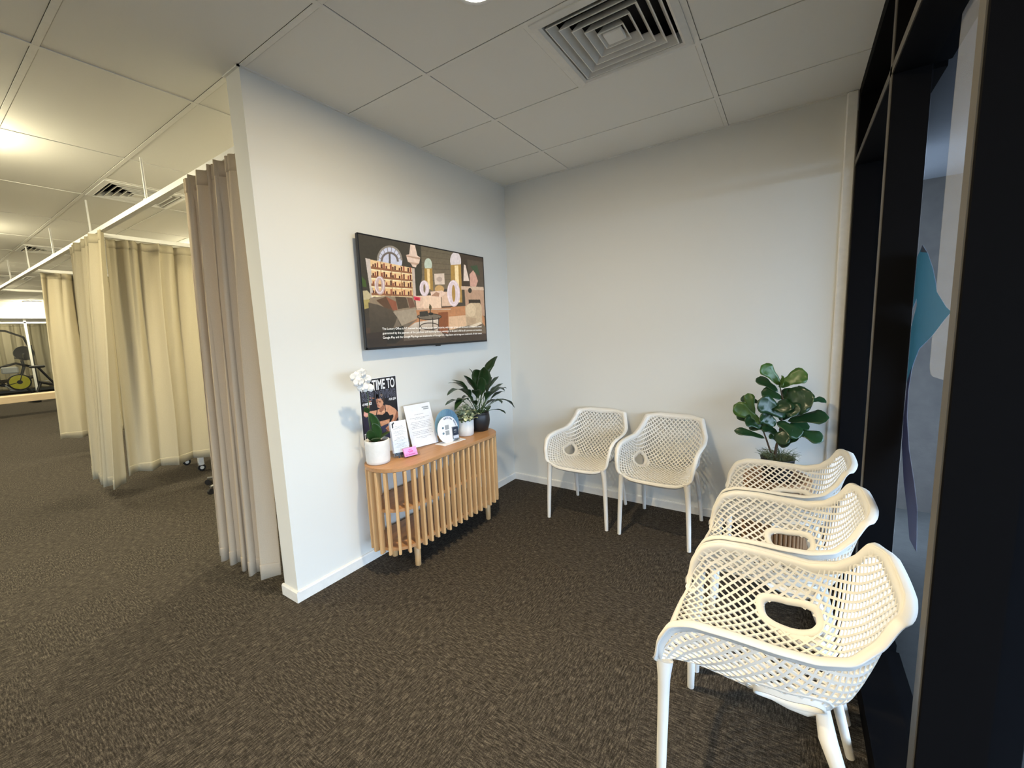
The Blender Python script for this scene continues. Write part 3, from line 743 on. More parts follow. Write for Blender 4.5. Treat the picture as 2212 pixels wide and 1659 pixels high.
# right armchairs
P([(1460, 1010), (1520, 965), (1640, 965), (1660, 1010), (1665, 1220), (1470, 1250)], (198, 174, 140)); cv.ell(1530, 1050, 60, 80, (216, 192, 156)); P([(1470, 1130), (1590, 1150), (1580, 1240), (1480, 1240)], (182, 156, 124)); P([(1255, 1310), (1380, 1260), (1660, 1200), (1706, 1260), (1706, 1330)], (112, 96, 76)); P([(1500, 1240), (1640, 1195), (1665, 1210), (1560, 1260)], (222, 204, 176))
P([(280, 1395), (1706, 1335), (1706, 1408), (288, 1500)], (48, 40, 34), .55)
scr = uv_quad('screen', [(.0595, -w / 2 + .008, .014), (.0595, w / 2 - .008, .014), (.0595, w / 2 - .008, h - .008), (.0595, -w / 2 + .008, h - .008)], image_mat('screen_picture', cv.image('screen_picture'), emit=.8, rough=.25), tv)
M_cap = flat('caption_white', (225, 222, 215), emit=.55)
caps = ['The Lottery Office is NT licensed to sell tickets in our own lotteries, with major prizes and terms and conditions as noted.',
        'guaranteed by the payment of the purchase and matching lottery winnings, to be paid in full to all customers and members.',
        'Google Play and the Google Play logo are trademarks of Google LLC. App Store and its logo are trademarks of their owner.']
for i, c in enumerate(caps):
    text_mesh('caption_text', c, .021, M_cap, tv, (.0603, -w / 2 + .135, .124 - .029 * i), width=w - .20)

# ------------------------------------------------------------------ poster on the wall
pw, ph = .297, .424
po = thing('poster', 'black fitness poster with white lettering and a woman athlete, taped to the wall', 'poster', (0, -1.739, .786))
MB().box(.0005, .0015, -.003, pw + .003, -.003, ph + .003).build('paper_border', M_pwhite, po)
pc = Canvas(380, 540, [(223, 291), (770, 222), (842, 1094), (305, 1250)], (28, 28, 34))
P = pc.poly; SK = (206, 150, 118); SK2 = (150, 100, 78); DK = (22, 22, 26)
P([(285, 820), (400, 800), (470, 1000), (480, 1190), (330, 1240), (300, 1010)], (42, 40, 60))
P([(470, 960), (690, 920), (735, 1020), (745, 1110), (480, 1200)], (46, 52, 84)); P([(560, 960), (690, 925), (700, 1000), (600, 1040)], (58, 66, 104))
P([(395, 520), (470, 545), (420, 560), (395, 640), (370, 730), (330, 720), (345, 690)], SK2)                     # raised forearm
P([(300, 740), (400, 735), (510, 720), (520, 790), (400, 800), (330, 830), (295, 800)], SK); P([(300, 760), (350, 740), (370, 800), (300, 815)], (226, 168, 160))
P([(500, 720), (540, 700), (620, 640), (690, 650), (770, 700), (820, 760), (690, 800), (560, 860), (505, 800)], SK)      # chest and shoulders
P([(760, 690), (822, 760), (815, 820), (745, 940), (700, 970), (690, 930), (745, 820), (740, 760)], SK); P([(790, 720), (822, 770), (800, 850), (745, 940), (760, 860)], SK2)
P([(690, 930), (730, 940), (720, 985), (680, 1050), (650, 1010), (625, 990)], SK); 
for k in range(4): pc.line(660 + 14 * k, 985, 640 + 17 * k, 1045, 8, SK2)
P([(520, 880), (690, 850), (685, 910), (560, 965)], SK); P([(560, 900), (680, 870), (682, 905), (575, 950)], (222, 170, 138))
P([(490, 790), (520, 785), (580, 790), (650, 740), (690, 800), (690, 850), (540, 890)], DK); pc.line(500, 720, 490, 800, 12, DK); pc.line(615, 640, 630, 770, 12, DK); pc.line(540, 760, 640, 730, 8, (235, 190, 150))
P([(540, 680), (600, 640), (610, 700), (560, 760), (530, 740)], SK2)                                                 # neck
P([(480, 560), (520, 525), (580, 540), (600, 600), (585, 650), (540, 695), (505, 680), (490, 620)], SK); P([(485, 560), (505, 540), (520, 640), (515, 680), (495, 640)], SK2)
P([(490, 520), (540, 480), (590, 500), (608, 560), (600, 620), (580, 580), (550, 545), (490, 555)], (58, 42, 36)); pc.ell(560, 505, 30, 22, (120, 104, 92))
pc.line(520, 598, 552, 604, 10, (70, 44, 36)); pc.line(493, 606, 510, 610, 9, (70, 44, 36)); pc.line(512, 655, 540, 660, 12, (168, 84, 76)); pc.line(515, 600, 505, 635, 6, (228, 176, 146)); pc.line(518, 585, 556, 590, 5, (60, 40, 34))
P([(310, 1078), (355, 1066), (372, 1190), (322, 1200)], (222, 222, 228)); P([(322, 1090), (350, 1083), (364, 1180), (330, 1187)], (60, 60, 68))
uv_quad('poster_print', [(.002, 0, 0), (.002, pw, 0), (.002, pw, ph), (.002, 0, ph)], image_mat('poster_print', pc.image('poster_print'), rough=.35), po)
text_mesh('poster_text', "IT'S TIME TO", .092, M_pwhite, po, (.0026, .012, .350), width=pw - .024, bold=.0022)
text_mesh('poster_text_outline', 'KEEP MOVING', .074, M_poutl, po, (.0026, .012, .288), width=pw - .024, bold=.0034)
text_mesh('poster_text_fill', 'KEEP MOVING', .074, M_pblack, po, (.0030, .0138, .288), width=pw - .0275, bold=.0006)
text_mesh('poster_text', 'FOR $54', .022, M_pwhite, po, (.0026, pw - .072, .262), width=.062, bold=.0009, shear=.25)
text_mesh('poster_text', '4 WEEKS', .022, M_pwhite, po, (.0026, .010, .258), width=.075, bold=.0009, shear=.25)

# ------------------------------------------------------------------ cards and signs on the console
def lean_matrix(x, y, z, tilt, rz=0):
    """local frame: x right along the face, y up the face, z out of the face; leaning back by tilt"""
    out = Vector((math.cos(rz), math.sin(rz), 0)); right = Vector((-math.sin(rz), math.cos(rz), 0)); up = Vector((0, 0, 1))
    u2 = up * math.cos(tilt) - out * math.sin(tilt); o2 = out * math.cos(tilt) + up * math.sin(tilt)
    return Matrix(((right.x, u2.x, o2.x, x), (right.y, u2.y, o2.y, y), (right.z, u2.z, o2.z, z), (0, 0, 0, 1)))
def lbox(mb, M, x0, x1, y0, y1, z0, z1): return mb.box(x0, x1, y0, y1, z0, z1, M)
def rule_lines(M, parent, m, x0, x1, rows, wd=.0016, z=.0022, center=True):
    """illegible printed lines as short flat dashes"""
    rnd = random.Random(5); mb = MB()
    for y, f in rows:
        L = (x1 - x0) * f; a = (x0 + x1 - L) / 2 if center else x0; e = a + L
        while a < e:
            l = rnd.uniform(.006, .02); b = min(a + l, e); lbox(mb, M, a, b, y - wd / 2, y + wd / 2, z, z + .0002); a = b + .003
    o = mb.build('printed_lines', m, parent); return o

# letter in an acrylic stand
ls = thing('letter_stand', 'white printed letter in a clear upright stand leaning near the poster', 'sign', (.165, -1.335, TZ))
M = lean_matrix(-.02, 0, .003, .30, -.20)
lbox(MB(), M, -.107, .107, 0, .302, -.002, .002).build('letter', M_paper, ls)
lbox(MB(), M, -.110, .110, -.002, .305, -.005, -.003).build('acrylic_back', M_acr, ls)
MB().bbox(-.035, 0, .0, .085, .20, .003, b=.001).build('acrylic_foot', M_acr, ls)
rule_lines(M, ls, M_ink, -.085, .085, [(.228, .45), (.205, .95), (.196, .5), (.175, .9), (.164, .98), (.153, .85), (.142, .97), (.131, .95), (.108, .97), (.097, .97), (.086, .97), (.067, .75), (.058, .25)])
MB().add([tuple(M @ Vector((x, y, .0024))) for x, y in ((.035, .268), (.09, .268), (.09, .276), (.035, .276))] + [tuple(M @ Vector((x, y, .0024))) for x, y in ((.045, .255), (.09, .255), (.09, .263), (.045, .263))], [(0, 1, 2, 3), (4, 5, 6, 7)]).build('letterhead', M_grey, ls)
# leaflet holder
lh = thing('leaflet_holder', 'clear acrylic leaflet holder with white text leaflets beside the orchid pot', 'leaflet holder', (.20, -1.60, TZ))
M = lean_matrix(0, 0, .012, .20, -.36)
for k in range(5): lbox(MB(), M, -.052 - .0012 * k, .052 - .0012 * k, .02, .226 - .002 * k, .002 - .004 * k, .0035 - .004 * k).build('leaflet', M_paper, lh)
lbox(lbox(lbox(MB(), M, -.056, .056, 0, .10, .006, .0085), M, -.058, .054, 0, .17, -.022, -.0195), M, -.057, .055, -.002, .001, -.022, .0085).build('acrylic_pocket', M_acr, lh)
lbox(MB(), M, -.05, .05, .003, .02, .0055, .0058).build('dark_band', M_pblack, lh)
mb = MB()
for x0, x1, y0, y1 in ((-.03, -.02, .003, .012), (-.012, -.004, .006, .016), (.004, .018, .004, .009)): lbox(mb, M, x0, x1, y0 - .02, y1 - .02 + .012, .009, .0092)
mb.build('pocket_print', M_pblack, lh)
hook = [(-.044, .215), (-.036, .217), (-.034, .222), (-.028, .222), (-.026, .214), (-.034, .208), (-.036, .184), (-.044, .184)]
MB().add([tuple(M @ Vector((x, y - .002, .0042))) for x, y in hook], [tuple(range(8))]).build('leaflet_mark', M_pblack, lh)
rule_lines(M, lh, M_grey, -.042, .044, [(.19 - .008 * k, .75 + .2 * ((k * 7) % 3 - 1)) for k in range(19) if k % 5 != 3] , wd=.0022, z=.0040, center=True)
# pink business card
pk = thing('business_card_holder', 'small clear holder with pink business cards at the console front edge', 'card holder', (.262, -1.575, TZ))
M = lean_matrix(.0, 0, .006, .42, -.22)
lbox(MB(), M, -.046, .046, .004, .060, -.012, -.002).build('pink_cards', M_pink, pk)
mb = MB(); 
for y, a, b in ((.046, -.010, .014), (.036, -.018, .02), (.030, -.012, .016), (.014, -.036, -.028), (.014, -.02, .03)): lbox(mb, M, a, b, y - .0022, y + .0022, -.0016, -.0013)
mb.build('card_print', M_pinkink, pk)
lbox(lbox(lbox(MB(), M, -.052, .060, 0, .026, 0, .002), M, -.052, .060, 0, .035, -.016, -.014), M, -.052, .060, -.002, 0, -.016, .002).build('acrylic_pocket', M_acr, pk)
# oval social sign
sg = thing('oval_desk_sign', 'round topped white and blue desk sign with a business card pocket', 'sign', (.215, -1.190, TZ))
MB().bbox(.025, .012, .002, .10, .215, .004, rz=-.06, b=.001).build('base_plate', M_paper, sg)
Mf = lean_matrix(.035, 0, .003, .10, -.26); Mb = lean_matrix(.0, .022, .003, .10, -.26)
def disc(M, cx, cy, rx, ry, z0, z1, n=40, cut=0):
    pts = [(cx + rx * math.cos(t), max(cy + ry * math.sin(t), cut)) for t in np.linspace(0, 2 * PI, n, endpoint=False)]
    V = [tuple(M @ Vector((x, y, z0))) for x, y in pts] + [tuple(M @ Vector((x, y, z1))) for x, y in pts]
    return MB().add(V, [tuple(reversed(range(n))), tuple(range(n, 2 * n))] + [(i, (i + 1) % n, n + (i + 1) % n, n + i) for i in range(n)])
disc(Mb, .0, .118, .102, .118, -.004, .0).build('blue_backboard', M_teal, sg)
rib = MB()
for k in range(21):
    x = -.095 + .0095 * k; hh = .118 * math.sqrt(max(0, 1 - (x / .102) ** 2)) - .004
    if hh > .01: lbox(rib, Mb, x - .0025, x + .0025, .118 - hh if .118 - hh > 0 else 0, .118 + hh, 0, .003)
rib.build('backboard_ribs', M_teal, sg)
disc(Mf, -.012, .095, .086, .098, -.002, .002).build('white_face', M_paper, sg)
chars = "Let's Get Social"
for i, ch in enumerate(chars):
    if ch == ' ': continue
    a = math.radians(108 - 6.6 * i); rx, ry = .072, .082
    p = Vector((-.012 + rx * math.cos(a), .095 + ry * math.sin(a), .0026)); q = Mf @ p; R3 = Mf.to_3x3()
    tg = (R3 @ Vector((math.sin(a) * rx, -math.cos(a) * ry, 0))).normalized(); nr = (R3 @ Vector((math.cos(a) * ry, math.sin(a) * rx, 0))).normalized()
    text_mesh('sign_letter', ch, .019, M_navy, sg, tuple(q - nr * .004), right=tuple(tg), up=tuple(nr), bold=.0004, align='CENTER')
for y in (.112, .072):
    disc(Mf, -.052, y, .0085, .0085, .002, .0024, 20, -1).build('round_icon', M_icon, sg)
    lbox(MB(), Mf, -.034, -.002, y - .016, y + .016, .002, .0023).build('grey_square', M_grey, sg)
lbox(lbox(MB(), Mf, .018, .068, .018, .045, .014, .016), Mf, .016, .070, .012, .018, .0, .016).build('card_pocket', M_acr, sg)
for k in range(3): lbox(MB(), Mf, .020 + .001 * k, .066 + .001 * k, .02, .108 - .002 * k, .004 + .003 * k, .006 + .003 * k).build('business_card', M_navy if k == 2 else M_grey, sg)
lbox(MB(), Mf, .022, .068, .022, .044, .0123, .0128).build('card_band', M_paper, sg)
mb = MB()
for y, a, b in ((.085, .034, .052), (.078, .03, .054), (.066, .032, .05)): lbox(mb, Mf, a, b, y - .0018, y + .0018, .0123, .0126)
mb.build('card_print', M_grey, sg)

# ------------------------------------------------------------------ plants
def bez(a, b, c, n):
    a, b, c = Vector(a), Vector(b), Vector(c)
    return [a * (1 - u) ** 2 + b * 2 * u * (1 - u) + c * u * u for u in np.linspace(0, 1, n)]
W_LANCE = [(0, .02), (.12, .35), (.35, .95), (.5, 1), (.75, .72), (.92, .28), (1, .0)]
W_FIDDLE = [(0, .04), (.1, .42), (.25, .55), (.4, .56), (.6, .86), (.75, 1), (.88, .86), (.96, .5), (1, .08)]
W_OVAL = [(0, .06), (.15, .6), (.4, 1), (.6, 1), (.8, .75), (.95, .35), (1, .02)]
def leaf(mb, P, width, tab, fold=.18, side=None, wave=0, seed=0, nu=None):
    """curved blade along points P with a folded midrib"""
    P = [Vector(p) for p in P]; n = len(P); rows = []
    for i, p in enumerate(P):
        u = i / (n - 1); t = (P[min(i + 1, n - 1)] - P[max(i - 1, 0)]).normalized()
        sd = side.copy() if side is not None else t.cross(Vector((0, 0, 1)))
        sd = sd - t * sd.dot(t)
        if sd.length < 1e-3: sd = t.cross(Vector((0, 1, 0)))
        sd.normalize(); up = sd.cross(t)
        if up.z < 0 and side is None: up = -up
        wv = float(np.interp(u, [a for a, _ in tab], [b for _, b in tab])) * width / 2
        row = []
        for k in (-1, -.55, 0, .55, 1):
            z = fold * wv * abs(k) ** 1.3 + wave * wv * math.sin(u * 17 + seed + k * 2) * abs(k)
            row.append(tuple(p + sd * (wv * k) + up * z))
        rows.append(row)
    mb.grid(rows)
    return mb

# fiddle leaf plant
fp = thing('fiddle_leaf_plant', 'large fiddle leaf plant in a dark pot inside a ribbed wooden planter in the corner', 'plant', (2.24, -.30, 0))
FL = [((-.005, -.015, 1.091), (-.107, -.05, 1.215), .070, 1), ((-.01, 0, 1.076), (.134, 0, 1.165), .085, 1), ((-.014, .015, 1.042), (-.138, .05, 1.12), .055, 0),
      ((.022, -.024, .948), (.173, -.08, 1.041), .135, 0), ((.03, -.03, .892), (-.116, -.1, .996), .095, 0), ((.009, 0, 1.0), (-.104, 0, 1.039), .065, 0),
      ((-.099, -.009, .83), (-.255, -.03, .949), .080, 1), ((-.142, .006, .88), (-.181, .02, 1.024), .052, 1), ((-.117, .024, .962), (-.226, .08, .978), .045, 0),
      ((.046, -.006, .863), (.25, -.02, .906), .075, 0), ((.081, -.006, .80), (.23, -.02, .759), .068, 0), ((-.074, -.006, .739), (-.249, -.02, .774), .045, 0),
      ((.154, .024, .99), (.237, .08, .989), .040, 0), ((-.004, 0, .765), (-.092, 0, .817), .06, 0), ((.063, -.018, .835), (.005, -.06, .722), .075, 0),
      ((.108, .006, .757), (.004, .02, .695), .06, 0), ((-.094, .018, .808), (-.246, .06, .857), .042, 0), ((-.005, -.006, .727), (-.053, -.02, .758), .03, 0),
      ((.028, .018, .915), (.053, .06, 1.064), .07, 0), ((-.012, -.015, .853), (.117, -.05, .778), .078, 0), ((.027, .012, .941), (-.048, .04, .905), .075, 0), ((.0, .03, .86), (.09, .11, .93), .09, 0), ((-.02, -.03, .83), (-.10, -.05, .90), .085, 0), ((.0, -.03, .97), (.10, -.09, .93), .08, 0), ((.0, .03, .93), (-.12, .08, .93), .08, 0), ((.01, -.02, 1.0), (.03, -.09, .93), .085, 0), ((.0, .0, .80), (.16, .05, .83), .07, 0), ((-.03, .0, .80), (-.17, .04, .80), .065, 0), ((-.005, -.01, 1.07), (.02, -.07, 1.13), .06, 1), ((.01, .02, .98), (.15, .06, 1.05), .075, 0), ((-.09, .0, .80), (-.19, -.05, .86), .07, 0)]
vd = Vector((.03, -1, .16)).normalized()
for i, (a, b, wd, br) in enumerate(FL):
    a, b = Vector(a), Vector(b); d = b - a; m = (a + b) / 2 + Vector((0, -.01, .018))
    # blade faces roughly to the room and up
    fc = Vector((random.uniform(-.25, .25), -.75, .65 if wd < .08 else .3)).normalized(); sd = d.cross(fc).normalized()
    leaf(MB(), bez(a, m, b, 13), wd * 1.3, W_FIDDLE if wd < .12 else W_OVAL, .16, sd, .10, i).build('leaf', M_figb if br else M_fig, fp, solid=.0012)
MB().tube([(-.03, 0, .55), (-.038, 0, .649), (-.063, 0, .726), (-.081, 0, .777), (-.104, 0, .81)], [.007, .006, .005, .004, .003], 8).build('stem', M_bark, fp)
MB().tube([(-.013, 0, .55), (-.013, 0, .652), (-.007, 0, .699), (.007, 0, .767), (.013, 0, .885), (.015, 0, .994), (-.005, 0, 1.085)], [.009, .008, .008, .007, .006, .005, .003], 8).build('stem', M_bark, fp)
MB().lathe([(.07, .44), (.078, .45), (.094, .615), (.097, .62), (.09, .622), (.088, .60)], 32).build('inner_pot', M_bpot, fp)
MB().lathe([(.087, .598), (.05, .604), (.01, .606)], 24).build('soil', M_soil, fp)
tw = MB()
for k in range(260):
    a = random.uniform(0, 2 * PI); r0 = random.uniform(0, .08); l = random.uniform(.03, .075); a2 = a + random.uniform(-.8, .8)
    p0 = Vector((r0 * math.cos(a), r0 * math.sin(a), .603)); p1 = p0 + Vector((math.cos(a2) * l * .5, math.sin(a2) * l * .5, l * random.uniform(.4, .9))); p2 = p1 + Vector((math.cos(a2) * l * .5, math.sin(a2) * l * .5, random.uniform(-.02, .02)))
    tw.tube([p0, p1, p2], [.0016, .0013, .0007], 4, caps=False)
o = tw.build('ground_cover', M_moss, fp); o['kind'] = 'stuff'
MB().lathe([(.155, .02), (.175, .02), (.175, .46), (.186, .47), (.192, .485), (.186, .50), (.15, .50), (.145, .46)], 48).build('planter_drum', M_dwood, fp)
rb_me = MB().tube([(0, 0, .005), (0, 0, .47)], .011, 8).mesh('planter_rib', M_dwood)
for k in range(46):
    o = bpy.data.objects.new('planter_rib', rb_me); link(o, fp); o.location = (.178 * math.cos(2 * PI * k / 46), .178 * math.sin(2 * PI * k / 46), 0)

# peace lily in a black pot
pl = thing('peace_lily', 'tall dark green leafy houseplant in a black ribbed pot, right end of the console', 'plant', (.21, -.795, TZ))
MB().lathe([(.058, 0), (.066, .003), (.082, .05), (.086, .085), (.084, .125), (.080, .145), (.083, .15), (.078, .151), (.074, .13)], 40, ripple=lambda th, z: 1 + .012 * math.sin(z * 330)).build('pot', M_bpot, pl)
MB().lathe([(.073, .128), (.04, .133), (.01, .135)], 24).build('soil', M_soil, pl)
LL = [((-.004, .095, .505), (-.008, .299, .579), .06), ((.03, -.055, .388), (.06, -.235, .475), .043), ((.011, -.131, .429), (.021, -.366, .43), .043), ((.036, -.209, .459), (.073, -.44, .353), .05), ((.039, -.248, .353), (.078, -.47, .289), .042),
      ((-.023, .24, .398), (-.046, .36, .395), .03), ((-.029, .253, .378), (-.037, .43, .256), .045), ((.062, .235, .308), (.124, .335, .131), .054), ((-.001, .234, .302), (-.003, .38, .257), .032), ((-.004, .236, .273), (-.008, .34, .157), .028), ((.08, .168, .177), (.159, .15, .118), .028),
      ((.022, .004, .467), (.043, -.063, .501), .062), ((.062, .034, .398), (.124, -.07, .523), .07), ((.022, .106, .367), (.045, .138, .419), .045), ((.04, -.171, .377), (.081, -.296, .377), .05), ((-.013, -.069, .334), (-.027, -.169, .282), .05), ((.04, .015, .352), (.08, -.051, .442), .055),
      ((.065, .036, .234), (.131, -.055, .176), .043), ((.028, .142, .25), (.055, .167, .213), .043), ((.052, -.104, .275), (.103, -.234, .282), .043), ((-.03, .05, .42), (-.08, .0, .50), .06), ((.05, .10, .33), (.11, .20, .36), .05), ((.09, .02, .32), (.16, -.04, .33), .05), ((.05, -.20, .40), (.10, -.40, .24), .05), ((.04, .16, .36), (.06, .32, .30), .05), ((-.02, -.12, .42), (-.03, -.27, .44), .05), ((.10, .08, .28), (.17, .10, .22), .045), ((.06, -.09, .36), (.13, -.19, .36), .05), ((.03, .05, .46), (.10, .06, .50), .055)]
for i, (b, c, wd) in enumerate(LL):
    a = (random.uniform(-.03, .03), random.uniform(-.035, .035), .132)
    pts = bez(a, b, c, 20)
    MB().tube(pts[:11], [.0028 - .0001 * k for k in range(11)], 5, caps=False).build('petiole', M_stem, pl)
    leaf(MB(), pts[7:], wd * 1.5, W_LANCE, .22, None, .08, i).build('leaf', M_lily, pl, solid=.0008)
# variegated plant in white pot
vp = thing('variegated_plant', 'small bushy cream and green variegated plant in a white pot on the console', 'plant', (.205, -.965, TZ))
MB().lathe([(.055, 0), (.062, .004), (.066, .05), (.066, .118), (.064, .122), (.059, .121), (.058, .10)], 36).build('pot', M_pot, vp)
MB().lathe([(.058, .10), (.03, .106), (.005, .107)], 20).build('soil', M_soil, vp)
for i in range(90):
    a = random.uniform(0, 2 * PI); e = random.uniform(.1, 1.4); r = random.uniform(.04, .115)
    base = Vector((r * .6 * math.cos(a) * math.cos(e), r * .6 * math.sin(a) * math.cos(e), .112 + r * .9 * math.sin(e))); d = Vector((math.cos(a + random.uniform(-.6, .6)), math.sin(a + random.uniform(-.6, .6)), random.uniform(-.3, .7))).normalized()
    l = random.uniform(.045, .07); leaf(MB(), bez(base, base + d * l * .6 + Vector((0, 0, .012)), base + d * l + Vector((0, 0, -.004)), 7), l * .55, W_OVAL, .3, None, .3, i).build('leaf', M_varie, vp, solid=.0006)
for i in range(14):
    a = 2 * PI * i / 14; MB().tube([(.01 * math.cos(a), .01 * math.sin(a), .10), (.03 * math.cos(a), .03 * math.sin(a), .14), (.05 * math.cos(a), .05 * math.sin(a), .15 + .02 * (i % 3))], .0014, 5, caps=False).build('stem', M_stem, vp)
# orchid
oc = thing('orchid', 'white flowering orchid in a textured white pot, left end of the console', 'orchid', (.150, -1.752, TZ))
MB().lathe([(.062, 0), (.070, .003), (.0735, .02), (.0745, .13), (.0745, .146), (.072, .149), (.067, .148), (.066, .125)], 48, ripple=lambda th, z: 1 + .010 * math.sin(th * 16 + 260 * z) * (1 if .012 < z < .14 else 0)).build('pot', M_pot, oc)
MB().lathe([(.066, .128), (.04, .136), (.006, .138)], 24).build('bark_mix', M_soil, oc)
OL = [((0, -.021, .136), (.02, -.055, .20), (.03, -.075, .226), .055), ((.01, -.016, .136), (.035, -.001, .21), (.03, -.045, .265), .06), ((-.01, -.012, .136), (0, .035, .24), (-.01, -.034, .325), .055), ((.0, -.007, .136), (.02, .045, .17), (.03, .085, .182), .05), ((.02, -.016, .136), (.05, -.05, .16), (.07, -.057, .18), .055), ((-.02, -.007, .136), (-.03, .03, .20), (-.05, .031, .215), .055)]
for i, (a, b, c, wd) in enumerate(OL): leaf(MB(), bez(a, b, c, 11), wd, W_OVAL, .22, Vector((.55, .8, 0)) if i < 3 else None, 0, i).build('leaf', M_orch, oc, solid=.002)
st = [(0, -.02, .136), (0, -.04, .21), (0, -.046, .274), (0, -.045, .336), (0, -.038, .381), (0, -.038, .431), (.0, -.053, .474), (.005, -.078, .514), (.01, -.115, .545)]
MB().tube(st, [.0028] * 5 + [.0024, .002, .0017, .0012], 6).build('flower_stem', M_stem, oc)
leaf(MB(), bez((0, -.044, .324), (.01, -.06, .352), (.012, -.081, .364), 7), .035, W_OVAL, .2, Vector((.6, .6, .4))).build('leaf', M_orch, oc, solid=.001)
for i, c in enumerate([(.015, -.122, .555), (.02, -.085, .572), (.025, -.112, .522), (.015, -.055, .535), (.02, -.085, .488), (.015, -.045, .478), (.0, -.10, .545)]):
    fdir = Vector((.85, random.uniform(-.7, -.1), random.uniform(-.35, .1))).normalized(); c = Vector(c)
    rt = fdir.cross(Vector((0, 0, 1))).normalized(); up = rt.cross(fdir); fl = MB()
    for k, (ang, l, wd) in enumerate(((90, .034, .028), (210, .034, .026), (330, .034, .026), (20, .036, .042), (160, .036, .042))):
        ang = math.radians(ang); d = rt * math.cos(ang) + up * math.sin(ang)
        sd = fdir.cross(d); leaf(fl, bez(c + fdir * (.002 * (k > 2)), c + d * l * .5 + fdir * .006, c + d * l - fdir * .006, 7), wd, W_OVAL, -.12, sd, .1, k)
    fb = fl.build('flower', M_petal, oc, solid=.0008)
    lp = MB(); leaf(lp, bez(c, c + fdir * .010 - up * .004, c + fdir * .012 - up * .014, 5), .012, W_OVAL, .5, rt); lp.build('lip', M_petal, fb, solid=.001)

# ------------------------------------------------------------------ curtains and track
tr = thing('curtain_track', 'white ceiling hung curtain track running along the treatment bays', 'curtain track', (0, -2.205, 2.5))
def rail(name, x0, x1, y0, y1):
    MB().box(x0, x1, y0, y1, -.018, .018).build(name, M_white, tr)
rail('main_rail', -8.95, -WT, -.02, .02)
for x in (-3.02, -5.97, -8.93): rail('cross_rail', x - .02, x + .02, .02, 2.2)
for x in (-1.62, -3.10, -4.62, -6.05, -7.5, -8.88):
    MB().tube([(x, 0, .018), (x, 0, .312)], .008, 8).tube([(x, 0, .016), (x, 0, .03)], .018, 8).build('hanger_rod', M_white, tr)
MB().bbox(-WT - .015, 0, 0, .03, .07, .06, b=.004).build('wall_bracket', M_white, tr)

def curtain(name, label, p0, p1, ztop, zbot, nf, amp, m, flare=(0, 0), seed=0, amp_top=None, p1b=None):
    """pleated cloth from p0 to p1 (x, y); folds are deeper at the bottom and pinched at the header"""
    p0 = Vector((*p0, 0)); p1 = Vector((*p1, 0)); d = p1 - p0; L = d.length; d.normalize(); n = Vector((-d.y, d.x, 0))
    t = thing(name, label, 'curtain', (0, 0, 0), group='treatment bay curtains')
    rnd = random.Random(seed); ph = [rnd.uniform(-.8, .8) for _ in range(40)]; am = [rnd.uniform(.65, 1.25) for _ in range(40)]
    if amp_top is None: amp_top = amp * .35
    NX = int(nf * 14); NZ = 26
    def pt(i, z01):
        u = i / NX; k = u * nf; q = int(min(k, nf - 1e-6)); a = am[q] * (1 - (k - q)) + am[q + 1] * (k - q)
        A = (amp_top + (amp - amp_top) * (z01 ** .7)) * a
        A *= .45 + .55 * min(1, 5 * u, 5 * (1 - u))
        phs = 2 * PI * k + .9 * math.sin(2.1 * k + seed) + .25 * math.sin(5 * z01 + ph[q])
        o = A * math.sin(phs) + .12 * A * math.sin(2.7 * phs + 1)
        o += amp_top * .45 * math.sin(2.6 * phs + 2) * (1 - z01) ** 2
        x = u * L + (.35 * A * math.sin(2 * phs)) * min(1, 6 * min(u, 1 - u))
        xx = x * (1 + ((p1b or L) / L - 1) * z01)
        z = ztop + (zbot - ztop) * z01 + (.008 * math.sin(phs) if z01 > .99 else 0)
        return tuple(p0 + d * xx + n * o + Vector((flare[0] * z01, flare[1] * z01, z)))
    rows = [[pt(i, j / NZ) for i in range(NX + 1)] for j in range(NZ + 1)]
    MB().grid(rows).build('cloth', m, t, solid=.003)
    hz = 1 - .085 / (ztop - zbot)
    hem = [[tuple(Vector(pt(i, zz)) + n * sg) for i in range(NX + 1)] for zz in (hz, hz + .004, 1.0) for sg in (-.0032,)]
    MB().grid(hem).build('hem', m, t, solid=.002)
    hd = [[tuple(Vector(pt(i, zz)) + n * -.003) for i in range(NX + 1)] for zz in (0, .02, .035)]
    MB().grid(hd).build('header_tape', m, t, solid=.0015)
    return t
curtain('bay_curtain', 'bunched curtain tinted taupe for its weaker light, hanging at the end of the white wall, nearest curtain', (-.91, -2.225), (-.19, -2.225), 2.479, .095, 6.3, .078, M_fabdim, (-.0, -.05), 3, .030)
curtain('bay_curtain', 'beige curtain gathered in narrow folds on the main track, left of the wide flat curtain', (-3.72, -2.225), (-2.66, -2.225), 2.479, .17, 6.0, .080, M_fab, (.0, -.10), 11, .030, .82)
curtain('bay_curtain', 'wide beige curtain drawn flat across the second bay between taupe curtain and gathered one', (-3.05, -2.13), (-3.05, -.35), 2.479, .235, 7.5, .062, M_fab, (0, -.10), 5, .060)
curtain('bay_curtain', 'most distant beige curtain drawn across the third bay', (-5.97, -2.13), (-5.97, -.5), 2.479, .24, 7.0, .085, M_fab, (0, -.08), 8, .07)

